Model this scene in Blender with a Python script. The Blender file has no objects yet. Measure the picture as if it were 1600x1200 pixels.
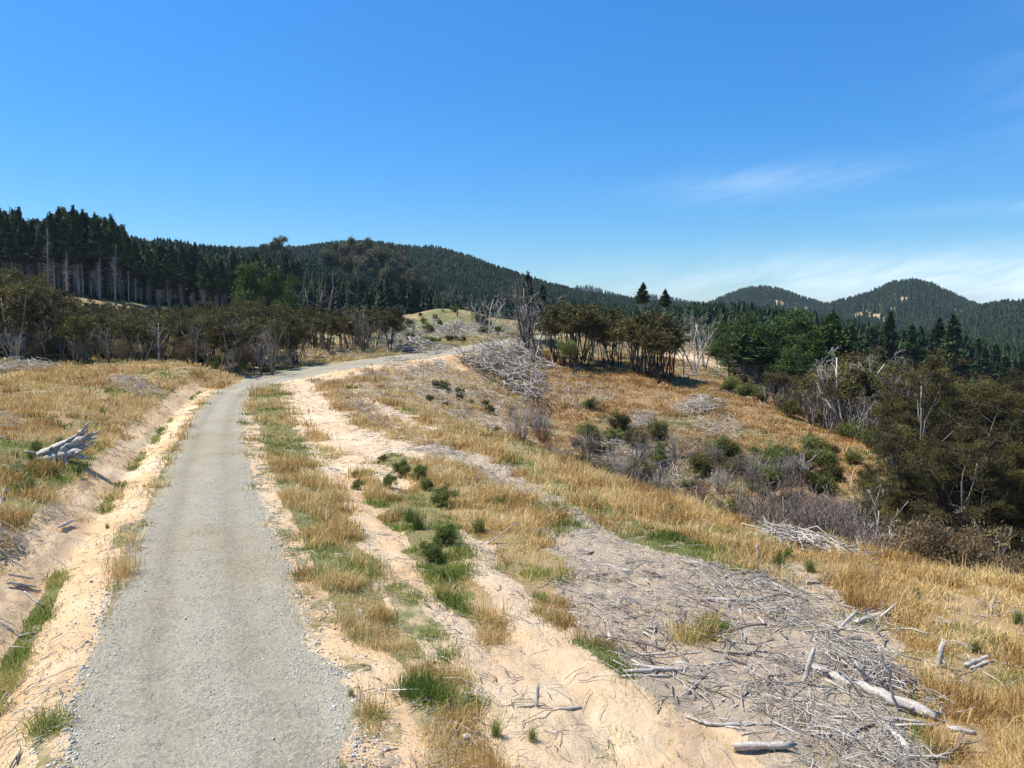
import bpy, math, random
import numpy as np
rng = np.random.default_rng(11)
random.seed(5)
R = math.radians

# ------------------------------------------------------------------ camera model (photo is 1600x1200)
F = 1150.0; PITCH = math.atan(110 / F); CZ = 8.0
cp, sp = math.cos(PITCH), math.sin(PITCH)

def ray(px, py):
    px = np.asarray(px, float); py = np.asarray(py, float)
    cx = (px - 800) / F; cy = (600 - py) / F
    return cx, cp + cy * sp, -sp + cy * cp

def P(px, py, Y):
    x, y, z = ray(px, py); s = Y / y
    return np.array([x * s, y * s, CZ + z * s])

def azx(px, Y):                         # world x of a photo column at forward distance Y (near the horizon row)
    return (px - 800) / F * Y / cp

# ------------------------------------------------------------------ noise
def _hash(i, j, s):
    n = (i * 374761393 + j * 668265263 + s * 1442695041) & 0xFFFFFFFF
    n = ((n ^ (n >> 13)) * 1274126177) & 0xFFFFFFFF
    return ((n ^ (n >> 16)) & 0xFFFF) / 65535.0

def vnoise(x, y, s=0):
    xi = np.floor(x).astype(np.int64); yi = np.floor(y).astype(np.int64)
    fx = x - xi; fy = y - yi
    fx = fx * fx * (3 - 2 * fx); fy = fy * fy * (3 - 2 * fy)
    a = _hash(xi, yi, s); b = _hash(xi + 1, yi, s); c = _hash(xi, yi + 1, s); d = _hash(xi + 1, yi + 1, s)
    return (a * (1 - fx) + b * fx) * (1 - fy) + (c * (1 - fx) + d * fx) * fy

def fbm(x, y, sc, oct=4, s=0):
    v = 0; a = 0.5; t = 0
    x = x / sc; y = y / sc
    for o in range(oct):
        v = v + a * vnoise(x + 17.3 * o, y - 9.1 * o, s + o); t += a
        x = x * 2.03; y = y * 2.03; a *= 0.5
    return v / t

def sstep(a, b, x):
    t = np.clip((x - a) / (b - a), 0, 1)
    return t * t * (3 - 2 * t)

# ------------------------------------------------------------------ terrain control points
ctl = []
def cd(px, py, drop):                   # seen ground pixel and how far it lies below the lens
    x, y, z = ray(px, py); Y = drop / (-z) * y
    ctl.append(P(px, py, Y))
def cy_(px, py, Y): ctl.append(P(px, py, Y))
def cz(px, Y, dz): ctl.append(np.array([azx(px, Y), Y, CZ + dz]))
road_px = [(325, 1500, 7.1), (325, 1200, 7.1), (320, 1050, 7.15), (318, 900, 7.25), (321, 800, 7.45), (326, 730, 7.8), (334, 680, 8.1), (347, 640, 8.3),
           (368, 612, 8.3), (395, 600, 8.15), (435, 589, 7.9), (500, 576, 7.4), (600, 562.5, 7.0), (700, 549, 6.4), (760, 540, 6.0), (812, 531, 5.4)]
for a in [(0, 1200, 7.0), (600, 1200, 7.3), (900, 1200, 7.6), (1200, 1200, 8.0), (1600, 1200, 8.5), (500, 1000, 7.35), (700, 1000, 7.5),
          (1000, 1000, 7.9), (1300, 1000, 8.5), (1600, 1000, 9.3), (450, 900, 7.4), (600, 900, 7.6), (800, 900, 7.85), (1000, 900, 8.3), (1250, 900, 9.0),
          (1500, 920, 9.6), (1600, 928, 10.0), (1400, 872, 10.0), (1200, 824, 9.9), (1100, 797, 9.8), (1000, 765, 9.6), (900, 724, 9.4), (800, 690, 9.3),
          (700, 655, 9.1), (620, 626, 8.9), (540, 602, 8.4), (700, 800, 8.1), (800, 760, 8.7), (600, 720, 8.3), (500, 650, 8.3), (650, 690, 8.7),
          (0, 1050, 6.7), (0, 900, 6.3), (0, 800, 6.3), (0, 700, 6.4), (0, 600, 6.3), (100, 640, 6.6), (150, 700, 6.5), (230, 640, 6.9), (250, 600, 6.9), (300, 580, 7.0), (150, 573, 6.4), (0, 573, 6.1)]:
    cd(*a)
for a in [(-300, 14, -6.3), (-300, 40, -5.8), (-300, 90, -5), (1900, 14, -9.3), (1900, 30, -11), (2000, 60, -17), (800, 6, -7.3), (325, 6, -7.1), (-300, 6, -6.6), (1900, 6, -8.6),
          (1700, 38, -18), (1600, 39, -18.2), (1500, 40, -18.2), (1300, 45, -18.4), (1150, 50, -18.2), (1000, 58, -17.0), (880, 67, -14.9), (780, 79, -12.4), (700, 89, -10.3),
          (1300, 130, -18), (1500, 80, -17), (1500, 150, -25), (1400, 112, -17.5), (1200, 150, -13.5), (1700, 90, -21),
          (1600, 250, -34), (1300, 250, -22), (1150, 250, -14), (1000, 350, -9), (1300, 400, -26), (1600, 500, -46), (1600, 800, -44),
          (0, 130, -4), (0, 160, 0), (-200, 150, 1), (200, 150, -3.5), (450, 200, -5), (0, 350, 25), (200, 350, 18), (380, 400, 20), (-300, 300, 22),
          (450, 290, 0), (450, 380, 14), (600, 380, 2), (700, 390, -5), (750, 450, -4), (900, 400, -6), (650, 300, -5),
          (0, 900, 30), (400, 900, 25), (800, 900, -8), (1200, 900, -38), (1600, 1000, -48), (0, 3000, 0), (800, 3000, -30), (1600, 3000, -50), (400, 140, -6.2),(900,260,-8)]:
    cz(*a)
for a in [(1000, 700, 78), (1000, 650, 92), (1000, 600, 112), (900, 600, 105), (850, 645, 92), (800, 600, 110), (1100, 590, 125), (1150, 620, 106), (1200, 640, 98),
          (1250, 662, 92), (1380, 705, 76), (1200, 740, 68), (1300, 770, 62), (1150, 690, 80), (1080, 660, 90), (1000, 545, 165), (1040, 552, 185), (1110, 572, 165), (980, 503, 212), (1010, 498, 210), (1050, 512, 208), (1000, 535, 185),
          (920, 530, 175), (60, 452, 205), (170, 466, 215), (300, 480, 240), (560, 506, 260), (620, 548, 160), (690, 485, 205), (640, 505, 190), (750, 498, 204), (800, 512, 200), (860, 525, 190), (560, 542, 150), (690, 525, 172),
          (470, 572, 115), (300, 562, 110), (400, 565, 120), (820, 545, 148), (870, 560, 135)]:
    cy_(*a)
# road centre line
RP = []
for px, py, drop in road_px:
    x, y, z = ray(px, py); Y = drop / (-z) * y
    RP.append(P(px, py, Y))
last = RP[-1]; RP.append(last + np.array([9, 14, 0.6])); RP.append(RP[-1] + np.array([14, 16, -0.4]))
RP[0] = np.array([RP[1][0] - 0.35, 2.0, RP[1][2]]); RP.insert(0, np.array([RP[0][0] - 0.5, -30.0, RP[0][2]]))
RP = np.array(RP)
def catmull(pts, n=10):
    out = []
    for i in range(len(pts) - 1):
        p0 = pts[max(i - 1, 0)]; p1 = pts[i]; p2 = pts[i + 1]; p3 = pts[min(i + 2, len(pts) - 1)]
        for t in np.linspace(0, 1, n, endpoint=False):
            out.append(0.5 * ((2 * p1) + (-p0 + p2) * t + (2 * p0 - 5 * p1 + 4 * p2 - p3) * t * t + (-p0 + 3 * p1 - 3 * p2 + p3) * t ** 3))
    out.append(pts[-1]); return np.array(out)
RL = catmull(RP, 8)
for p in RP[1:]: ctl.append(p)
ctl = np.array(ctl)

def lp(x, y):
    az = np.clip(np.arctan2(x, y), -1.15, 1.15); r = np.maximum(np.hypot(x, y), 5.0)
    return az, np.log(r)
cu, cv = lp(ctl[:, 0], ctl[:, 1]); N = len(ctl)
def U(d2): return 0.5 * d2 * np.log(d2 + 1e-9)
A = np.zeros((N + 3, N + 3))
A[:N, :N] = U((cu[:, None] - cu) ** 2 + (cv[:, None] - cv) ** 2) + np.eye(N) * 2e-5
A[:N, N] = 1; A[:N, N + 1] = cu; A[:N, N + 2] = cv; A[N:, :N] = A[:N, N:].T
W = np.linalg.solve(A, np.concatenate([ctl[:, 2], [0, 0, 0]]))

# far hills: skyline profiles (px, py of the canopy), distance, radial width, canopy height
HILLS = [
    ([(-200, 400), (200, 398), (400, 396), (470, 394), (520, 388), (580, 386), (640, 394), (680, 393), (730, 404), (800, 428), (860, 447), (930, 462), (1000, 471), (1100, 480), (1300, 500), (1700, 540)], 1000, 0.34, 13),
    ([(780, 480), (860, 462), (905, 449), (925, 449), (960, 461), (1000, 470), (1015, 463), (1040, 466), (1080, 474), (1150, 480)], 3000, 0.13, 14),
    ([(1060, 490), (1110, 473), (1135, 462), (1160, 452), (1190, 447), (1220, 452), (1260, 466), (1300, 478), (1360, 492)], 1900, 0.22, 14),
    ([(1240, 500), (1290, 475), (1330, 465), (1365, 454), (1395, 442), (1430, 438), (1460, 446), (1500, 464), (1530, 477), (1570, 488), (1640, 500)], 1600, 0.26, 14),
    ([(1440, 530), (1500, 492), (1540, 478), (1570, 473), (1600, 471), (1700, 466), (1900, 455)], 1050, 0.3, 13),
]
HK = []
for prof, Y, w, th in HILLS:
    az = []; zz = []
    for px, py in prof:
        p = P(px, py, Y); az.append(math.atan2(p[0], p[1])); zz.append(p[2] - th)
    HK.append((np.array(az), np.array(zz), Y, w))

def seg_dist(x, y):
    """signed distance to the road centre line (right positive), road height there, arc index"""
    n = len(x); D = np.full(n, 1e9); S = np.zeros(n); Z = np.zeros(n); K = np.zeros(n)
    for i in range(len(RL) - 1):
        a = RL[i]; b = RL[i + 1]; dx, dy = b[0] - a[0], b[1] - a[1]; L2 = dx * dx + dy * dy
        t = np.clip(((x - a[0]) * dx + (y - a[1]) * dy) / L2, 0, 1)
        ex = x - (a[0] + t * dx); ey = y - (a[1] + t * dy); d = ex * ex + ey * ey
        m = d < D
        D[m] = d[m]; S[m] = np.sign(dx * -ey[m] + dy * ex[m]); Z[m] = (a[2] + t * (b[2] - a[2]))[m]; K[m] = i + t[m]
    return np.sqrt(D) * S, Z, K

def H0(x, y):
    u, v = lp(x, y); out = np.empty(len(x))
    for s in range(0, len(x), 60000):
        uu, vv = u[s:s + 60000], v[s:s + 60000]
        out[s:s + 60000] = U((uu[:, None] - cu) ** 2 + (vv[:, None] - cv) ** 2) @ W[:N] + W[N] + W[N + 1] * uu + W[N + 2] * vv
    r = np.hypot(x, y)
    m = r > 450
    if m.any():
        az = np.arctan2(x[m], y[m]); base = np.clip(out[m], CZ - 60, CZ + 60); base = base * (1 - sstep(1500, 3500, r[m])) + (CZ - 40) * sstep(1500, 3500, r[m])
        zz = base.copy()
        yy = r[m] * np.cos(np.clip(az, -1.2, 1.2))
        for ha, hz, Y, w in HK:
            top = np.interp(az, ha, hz, left=hz[0] - 60, right=hz[-1]); q = np.log(yy / Y) / w
            q = np.where(q < 0, q, q * 0.6)
            h = base + (top - base) * np.exp(-q * q) + (fbm(x[m], y[m], 170, 4, 5) - .5) * 30 * np.exp(-q * q) * np.minimum(1, np.abs(q) * 1.5)
            zz = np.maximum(zz, h)
        k = sstep(450, 620, r[m])
        out[m] = out[m] * (1 - k) + zz * k
    return out

def H(x, y):
    x = np.atleast_1d(np.asarray(x, float)); y = np.atleast_1d(np.asarray(y, float))
    z = H0(x, y); r = np.hypot(x, y)
    bump = (fbm(x, y, 14, 4, 1) - 0.5) * np.clip(r / 60, 0.35, 3) * 1.0 + (fbm(x, y, 1.6, 3, 3) - 0.5) * 0.2 + (fbm(x, y, 0.35, 2, 8) - .5) * 0.10
    near = r < 260
    if near.any():
        xn, yn = x[near], y[near]
        d, zr, k = seg_dist(xn, yn); zn = z[near]; bn = bump[near]
        edge = (fbm(xn, yn, 3.0, 2, 9) - 0.5) * 0.35 + (fbm(xn, yn, .35, 2, 19) - .5) * .12
        isdrain = sstep(9.6 * 8, 8.2 * 8, k) * 1.0
        rough = (fbm(xn, yn, .5, 2, 4) - .5) * 0.07
        hwk = 2.0 * sstep(74, 92, k); d = np.sign(d) * np.maximum(np.abs(d) - hwk, np.abs(d) * 2.3 / (2.3 + hwk)); dl = -d + edge
        crown = zr - 0.02 * np.abs(d) - 0.035 * np.exp(-((np.abs(d) - 0.85) / 0.3) ** 2)
        # left: verge, drain and cut bank
        rough = rough + (fbm(xn, yn, .45, 4, 24) - .5) * .22 * np.exp(-((dl - 4.8) / .6) ** 2)
        ditch = zr - 0.05 - 0.38 * sstep(2.6, 3.75, dl) + 0.30 * sstep(3.85, 4.6, dl) + 0.80 * sstep(4.1, 6.1, dl)
        zl_d = ditch + rough + (zn + bn * 1.0 - zr - 0.74) * sstep(5.6, 9.2, dl)
        zl_f = (zr - .05) * (1 - sstep(2.8, 6.5, dl)) + (zn + bn) * sstep(2.8, 6.5, dl)
        zl = zl_d * isdrain + zl_f * (1 - isdrain)
        t = sstep(2.4, 6.0, d)
        # right: wheel-track hollows running beside the road
        rut = -0.16 * np.exp(-((d - 3.9 - 0.3 * edge) / 0.55) ** 2) - 0.14 * np.exp(-((d - 6.6 + edge) / 0.5) ** 2) - 0.12 * np.exp(-((d - 9.0 + edge) / 0.6) ** 2)
        rut = rut * sstep(60, 40, yn)
        zr_ = (zr - 0.05) * (1 - t) + (zn + bn + rut) * t
        w = sstep(2.15, 2.6, np.abs(d))
        res = crown * (1 - w) + np.where(d < 0, zl, zr_) * w
        z2 = z + bump; z2[near] = res
        return z2
    return z + bump

# the ground is sampled once on a polar grid; everything afterwards stands on that grid
rs = np.concatenate([np.geomspace(.8, 5, 50, endpoint=False), np.geomspace(5, 45, 290, endpoint=False), np.geomspace(45, 260, 190, endpoint=False), np.geomspace(260, 4500, 230), [5000, 6000]])
azs = np.concatenate([np.linspace(-math.pi, -.78, 44, endpoint=False), np.linspace(-.78, .78, 780), np.linspace(.78, math.pi, 44, endpoint=False)[1:]])
NR, NA = len(rs), len(azs)
GA, GR = np.meshgrid(azs, rs)
gx = (GR * np.sin(GA)).ravel(); gy = (GR * np.cos(GA)).ravel(); gz = H(gx, gy)
idx = np.arange(NR * NA).reshape(NR, NA); nxt = np.roll(idx, -1, 1)
GZ = gz.reshape(NR, NA); LRS = np.log(rs)
def H(x, y):
    x = np.atleast_1d(np.asarray(x, float)); y = np.atleast_1d(np.asarray(y, float)); az = np.arctan2(x, y); lr = np.log(np.maximum(np.hypot(x, y), .81))
    i = np.clip(np.searchsorted(azs, az) - 1, 0, NA - 2); j = np.clip(np.searchsorted(LRS, lr) - 1, 0, NR - 2)
    u = np.clip((az - azs[i]) / (azs[i + 1] - azs[i]), 0, 1); v = np.clip((lr - LRS[j]) / (LRS[j + 1] - LRS[j]), 0, 1)
    return (GZ[j, i] * (1 - u) + GZ[j, i + 1] * u) * (1 - v) + (GZ[j + 1, i] * (1 - u) + GZ[j + 1, i + 1] * u) * v

def hit(px, py, lo=6.0, hi=1500.0):
    """first point of the ground seen through each photo pixel"""
    px = np.atleast_1d(np.asarray(px, float)); py = np.atleast_1d(np.asarray(py, float))
    Ys = np.geomspace(lo, hi, 260); n = len(px)
    x, y, z = ray(px, py)
    s = Ys[None, :] / y[:, None]
    X = x[:, None] * s; Z = CZ + z[:, None] * s; YY = np.broadcast_to(Ys, X.shape)
    g = H(X.ravel(), YY.ravel()).reshape(X.shape)
    below = Z < g; idx = np.where(below.any(1), below.argmax(1), len(Ys) - 1)
    out = np.zeros((n, 3))
    for i in range(n):
        k = max(idx[i], 1); a = Z[i, k - 1] - g[i, k - 1]; b = Z[i, k] - g[i, k]
        t = min(max(a / (a - b), 0), 1) if a != b else 0
        Yq = Ys[k - 1] + t * (Ys[k] - Ys[k - 1]); sx = Yq / y[i]
        out[i] = (x[i] * sx, Yq, H([x[i] * sx], [Yq])[0])
    return out

# ------------------------------------------------------------------ ground cover zones, outlined on the ground
def inpoly(x, y, poly):
    c = np.zeros(len(x), bool); n = len(poly)
    for i in range(n):
        x1, y1 = poly[i][:2]; x2, y2 = poly[(i + 1) % n][:2]
        if y1 == y2: continue
        m = ((y1 > y) != (y2 > y)) & (x < (x2 - x1) * (y - y1) / (y2 - y1) + x1)
        c ^= m
    return c
# (outline, grass density, dryness, litter, sand warmth)
ZDEF = [
    # broad areas first
    ([(0, 572), (330, 574), (390, 585), (300, 650), (215, 700), (160, 760), (100, 860), (30, 960), (0, 1010), (-300, 1100), (-300, 572)], .95, .66, .25, .6),
    ([(0, 690), (150, 690), (190, 735), (140, 790), (110, 850), (60, 930), (0, 980), (-200, 1000), (-200, 690)], 1.0, .30, .3, .6),
    ([(430, 598), (520, 598), (620, 640), (720, 700), (850, 780), (960, 880), (1150, 1000), (1400, 1340), (560, 1340), (430, 900), (420, 780), (390, 700)], .16, .5, .45, .4),
    ([(600, 650), (720, 690), (860, 770), (1000, 830), (1150, 880), (1260, 930), (1330, 1010), (1420, 1110), (1500, 1340), (1300, 1340), (1130, 1130), (950, 1050), (880, 960), (860, 860), (740, 760), (640, 700)], .07, .5, .85, .15),
    # ridge top grass
    ([(485, 600), (530, 600), (600, 650), (660, 672), (720, 678), (800, 700), (900, 733), (1000, 772), (1100, 803), (1200, 830), (1330, 858), (1480, 895), (1600, 930), (1700, 960),
      (1700, 1340), (1480, 1340), (1440, 1110), (1380, 1040), (1290, 960), (1210, 905), (1130, 870), (1040, 845), (960, 815), (880, 765), (790, 722), (700, 700), (610, 688), (560, 668), (505, 620)], .97, .86, .2, .4),
    ([(1190, 880), (1250, 880), (1320, 930), (1400, 1000), (1420, 1080), (1360, 1060), (1260, 960)], .45, .45, .7, .3),
    ([(760, 700), (800, 712), (900, 760), (1000, 815), (1100, 852), (1200, 890), (1180, 905), (1060, 868), (960, 835), (880, 785)], .8, .25, .3, .3),
    # strip beside the road
    ([(378, 640), (405, 608), (440, 600), (446, 640), (470, 690), (500, 730), (545, 800), (580, 880), (605, 950), (650, 1030), (640, 1052), (560, 1035), (505, 1000), (460, 945), (425, 930), (408, 850), (428, 800), (405, 760), (385, 700)], .93, .44, .15, .6),
    ([(405, 790), (470, 790), (540, 860), (560, 900), (480, 930), (420, 890)], .95, .15, .15, .6),
    ([(455, 612), (490, 660), (540, 715), (525, 730), (480, 690), (450, 640)], .55, .75, .3, .5),
    ([(500, 740), (560, 740), (700, 900), (680, 950), (620, 900), (560, 800)], .18, .4, .3, .7),
    # middle rows
    ([(545, 745), (600, 710), (660, 712), (705, 770), (725, 860), (745, 930), (800, 1010), (770, 1022), (715, 965), (680, 935), (635, 860), (590, 790)], .88, .42, .2, .5),
    ([(655, 712), (700, 722), (770, 752), (845, 795), (870, 860), (886, 960), (870, 1000), (845, 975), (800, 905), (760, 855), (705, 810)], .93, .60, .2, .5),
    ([(735, 900), (775, 950), (815, 1005), (800, 1030), (765, 1020), (735, 970)], .85, .7, .3, .5),
    ([(560, 1060), (575, 1060), (610, 1130), (600, 1140)], .4, .3, .3, .5),
    ([(600, 890), (640, 910), (700, 1000), (690, 1050), (620, 990)], .62, .05, .2, .6),
    ([(622, 1025), (680, 1040), (735, 1080), (775, 1110), (850, 1340), (695, 1340), (655, 1130), (628, 1080)], .62, .38, .3, .5),
    ([(885, 985), (930, 1000), (990, 1045), (1000, 1062), (960, 1060), (900, 1015)], .8, .2, .4, .4),
    ([(820, 790), (880, 790), (920, 830), (880, 835)], .6, .1, .4, .3),
    ([(1050, 970), (1120, 970), (1110, 1000), (1060, 1000)], .7, .4, .5, .3),
    # bare sand
    ([(478, 945), (530, 985), (620, 1040), (650, 1110), (700, 1340), (556, 1340), (500, 1040)], .02, .5, .03, .75),
    ([(445, 596), (480, 596), (560, 690), (640, 760), (620, 780), (540, 715), (480, 660)], .08, .7, .35, .5),
    ([(850, 985), (1000, 1070), (1180, 1160), (1260, 1340), (830, 1340), (760, 1090), (740, 1030)], .03, .5, .16, .6),
    # beyond the crest: gully scrub and slopes
    ([(440, 594), (560, 578), (700, 566), (760, 560), (760, 600), (860, 690), (800, 688), (700, 655), (600, 622), (520, 598)], .62, .8, .75, .3),
    ([(840, 560), (1100, 585), (1200, 620), (1270, 655), (1200, 690), (1000, 690), (900, 680), (830, 640)], .95, .97, .45, .3),
    ([(1200, 635), (1270, 655), (1400, 700), (1400, 760), (1300, 790), (1230, 700)], .95, .72, .4, .3),
    ([(940, 650), (1060, 640), (1200, 680), (1280, 740), (1350, 830), (1350, 870), (1150, 800), (1000, 760), (900, 715)], .78, .52, .75, .2),
    # sandy verge beyond the bend, knoll and pale knob
    ([(400, 600), (520, 580), (640, 562), (760, 548), (770, 560), (715, 580), (690, 570), (560, 582), (470, 600)], .06, .5, .2, .8),
    ([(555, 545), (620, 505), (690, 483), (760, 500), (830, 520), (800, 532), (720, 545), (600, 560)], .88, .36, .95, .1),
    ([(940, 518), (955, 505), (1000, 503), (1050, 512), (1070, 522), (1010, 530), (950, 528)], .2, .7, .6, .2),
    ([(1030, 548), (1075, 552), (1120, 568), (1125, 576), (1080, 566), (1030, 556)], .05, .7, .2, .6),
]
NEARZ = [i for i, z_ in enumerate(ZDEF) if z_[0][0] == (440, 594)][0]
CR = np.array([(p[0], d_) for p, d_ in (((-400, 0), 100), ((330, 0), 100), ((480, 0), 92), ((540, 602), 85), ((620, 626), 77), ((700, 655), 66.5), ((800, 690), 56.5), ((900, 724), 49), ((1000, 765), 42.5), ((1100, 797), 38.3), ((1200, 824), 35.7), ((1400, 872), 31.5), ((1600, 928), 27.5), ((1900, 1000), 24))])
ZONES = []
for zi, (poly, g, dr, li, wm) in enumerate(ZDEF):
    pts = []
    for i in range(len(poly)):
        a = poly[i]; b = poly[(i + 1) % len(poly)]
        for t in (0, .5): pts.append((a[0] + (b[0] - a[0]) * t, a[1] + (b[1] - a[1]) * t))
    pts = np.array(pts); w = hit(pts[:, 0], pts[:, 1], 5.0, 260.0)
    if zi < NEARZ:
        lim = np.interp(pts[:, 0], CR[:, 0], CR[:, 1]); k_ = w[:, 1] > lim; w[k_, :2] *= (lim[k_] / w[k_, 1])[:, None]
    ZONES.append((w[:, :2], g, dr, li, wm))

def bare_rock(x, y):
    a = np.arctan2(x, y); r = np.hypot(x, y)
    return (fbm(x, y, 130, 3, 77) > .46) & (np.abs(a - .47) < .16) & (r > 1100) & (r < 1900) & (fbm(x, y, 38, 3, 78) > .53)

def cover(x, y):
    """grass, dryness, litter, warmth, road, drain for ground points"""
    r = np.hypot(x, y); wob = np.clip(r * 0.018, .28, 1.6)
    xx = x + (fbm(x, y, 1.3, 3, 21) - .5) * 2.4 * wob; yy = y + (fbm(x, y, 1.3, 3, 31) - .5) * 3.6 * wob
    n = len(x); g = np.full(n, .8); dr = np.full(n, .5); li = np.full(n, .5); wm = np.full(n, .3)
    for w, a, b, c, d in ZONES:
        m = inpoly(xx, yy, w); g[m] = a; dr[m] = b; li[m] = c; wm[m] = d
    road = np.zeros(n); drain = np.zeros(n)
    near = r < 260
    if near.any():
        d, zr, k = seg_dist(x[near], y[near])
        e = (fbm(x[near], y[near], 1.1, 3, 44) - .5) * .9
        hw = 2.12 - .3 * sstep(34, 50, k) + 2.1 * sstep(74, 92, k)
        rd = sstep(hw + .42, hw - .25, np.abs(d) + e * (1 + .8 * sstep(74, 92, k))); road[near] = rd
        isd = (k < 9.4 * 8)
        dl = -d + (fbm(x[near], y[near], 3.0, 2, 9) - .5) * .35
        left = isd & (dl > 2.2) & (dl < 5.45)
        gg = g[near]; dd = dr[near]; ll = li[near]; ww = wm[near]
        gg[left] = .05; ll[left] = .32; ww[left] = .75
        bot = left & (np.abs(dl - 3.85) < .22); gg[bot] = .75 * (fbm(x[near], y[near], 3, 2, 70)[bot] > .42); dd[bot] = .02
        edge = left & (dl < 2.75); gg[edge] = np.where(fbm(x[near], y[near], 2.0, 3, 71)[edge] > .56, .6, .03); dd[edge] = .2
        top = left & (dl > 5.0); gg[top] = .5 * (fbm(x[near], y[near], .9, 2, 72)[top] > .45); dd[top] = .5
        er = (d > 2.0) & (d < 3.0) & (y[near] < 60); gg[er] = np.maximum(gg[er] * .5, .6 * (fbm(x[near], y[near], .6, 2, 75)[er] > .5)); dd[er] = .35; ll[er] = np.maximum(ll[er], .4)
        gg[rd > .55] = 0; g[near] = gg; dr[near] = dd; li[near] = ll; wm[near] = ww
    return g, dr, li, wm, road

# ------------------------------------------------------------------ material helpers
def mat(name): 
    m = bpy.data.materials.new(name); m.use_nodes = True; nt = m.node_tree
    nt.nodes.clear(); out = nt.nodes.new('ShaderNodeOutputMaterial'); b = nt.nodes.new('ShaderNodeBsdfPrincipled')
    nt.links.new(b.outputs[0], out.inputs[0]); b.inputs['Specular IOR Level'].default_value = .2
    return m, nt, b, out
def nd(nt, typ, **k):
    n = nt.nodes.new(typ)
    for a, v in k.items(): setattr(n, a, v)
    return n
def L(nt, a, b): nt.links.new(a, b)
def noise(nt, scale, detail=4, rough=.55, vec=None, dist=0):
    n = nd(nt, 'ShaderNodeTexNoise'); n.inputs['Scale'].default_value = scale; n.inputs['Detail'].default_value = detail
    n.inputs['Roughness'].default_value = rough; n.inputs['Distortion'].default_value = dist
    if vec is not None: L(nt, vec, n.inputs['Vector'])
    return n.outputs['Fac']
def ramp(nt, src, stops):
    r = nd(nt, 'ShaderNodeValToRGB'); e = r.color_ramp.elements
    while len(e) < len(stops): e.new(.5)
    for i, (p, c) in enumerate(stops):
        e[i].position = p; e[i].color = (c[0], c[1], c[2], 1) if isinstance(c, tuple) else (c, c, c, 1)
    L(nt, src, r.inputs[0]); return r.outputs[0]
def mixc(nt, f, a, b, mode='MIX'):
    m = nd(nt, 'ShaderNodeMix', data_type='RGBA', blend_type=mode)
    for s, v in ((m.inputs[0], f), (m.inputs[6], a), (m.inputs[7], b)):
        if isinstance(v, (int, float)): s.default_value = v
        elif isinstance(v, tuple): s.default_value = (*v, 1)
        else: L(nt, v, s)
    return m.outputs[2]
def mth(nt, op, a, b=0.0, c=None):
    m = nd(nt, 'ShaderNodeMath', operation=op)
    for s, v in zip(m.inputs, (a, b) if c is None else (a, b, c)):
        if isinstance(v, (int, float)): s.default_value = v
        else: L(nt, v, s)
    return m.outputs[0]
def attr(nt, name):
    a = nd(nt, 'ShaderNodeAttribute', attribute_name=name); return a

def tone_mat(name, stops, rough=.8, transl=0.0, rand=0.0, bumps=None, spec=.2):
    """colour from each leaf's or blade's own 'tone'"""
    m, nt, b, out = mat(name); t = attr(nt, 'tone').outputs['Fac']
    if rand:
        oi = nd(nt, 'ShaderNodeObjectInfo'); q = mth(nt, 'MULTIPLY_ADD', oi.outputs['Random'], rand, -rand / 2); t = mth(nt, 'ADD', t, q)
    c = ramp(nt, t, stops); L(nt, c, b.inputs['Base Color']); b.inputs['Roughness'].default_value = rough; b.inputs['Specular IOR Level'].default_value = spec
    if transl:
        tr = nd(nt, 'ShaderNodeBsdfTranslucent'); L(nt, c, tr.inputs[0]); mx = nd(nt, 'ShaderNodeMixShader'); mx.inputs[0].default_value = transl
        L(nt, b.outputs[0], mx.inputs[1]); L(nt, tr.outputs[0], mx.inputs[2]); L(nt, mx.outputs[0], out.inputs[0])
    return m
def wood_mat(name, c1, c2, c3, scale=6, stretch=6.0, bump=.3):
    m, nt, b, out = mat(name); tc = nd(nt, 'ShaderNodeTexCoord'); t = attr(nt, 'tone').outputs['Fac']
    n1 = noise(nt, scale * 5, 5, .65, tc.outputs['Object']); n2 = noise(nt, scale * .5, 3, .5, tc.outputs['Object'])
    c = ramp(nt, n1, [(.3, c1), (.5, c2), (.68, c3)]); c = mixc(nt, mth(nt, 'MULTIPLY', n2, .5), c, c1)
    k = ramp(nt, t, [(0, .5), (.5, .98), (1, 1.35)]); c = mixc(nt, 1.0, c, k, 'MULTIPLY')
    L(nt, c, b.inputs['Base Color']); b.inputs['Roughness'].default_value = .85
    if bump:
        bp = nd(nt, 'ShaderNodeBump'); bp.inputs['Strength'].default_value = bump; bp.inputs['Distance'].default_value = .03; L(nt, n1, bp.inputs['Height']); L(nt, bp.outputs[0], b.inputs['Normal'])
    return m

M = {}
M['dry'] = tone_mat('dry_grass', [(0, (.34, .19, .06)), (.3, (.55, .36, .13)), (.65, (.67, .49, .215)), (1, (.77, .63, .34))], .7, .25)
M['green'] = tone_mat('green_grass', [(0, (.07, .11, .018)), (.35, (.15, .21, .032)), (.65, (.27, .31, .065)), (1, (.48, .42, .15))], .6, .3)
M['rush'] = tone_mat('rush_green', [(0, (.05, .085, .02)), (.5, (.11, .165, .035)), (1, (.24, .25, .08))], .6, .2, .4)
M['shrub'] = tone_mat('shrub_leaf', [(0, (.075, .10, .022)), (.5, (.16, .19, .045)), (1, (.30, .29, .10))], .7, .2, .5)
M['kanuka'] = tone_mat('kanuka_leaf', [(0, (.048, .038, .017)), (.35, (.085, .070, .024)), (.7, (.125, .112, .032)), (1, (.175, .165, .045))], .8, .15, .7)
M['brushy'] = tone_mat('brown_twig', [(0, (.10, .07, .04)), (.5, (.17, .12, .06)), (1, (.26, .19, .10))], .8, .1, .3)
M['pine'] = tone_mat('pine_needle', [(0, (.016, .028, .011)), (.4, (.032, .056, .018)), (.75, (.06, .095, .028)), (1, (.10, .14, .04))], .75, .1, .45)
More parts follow.
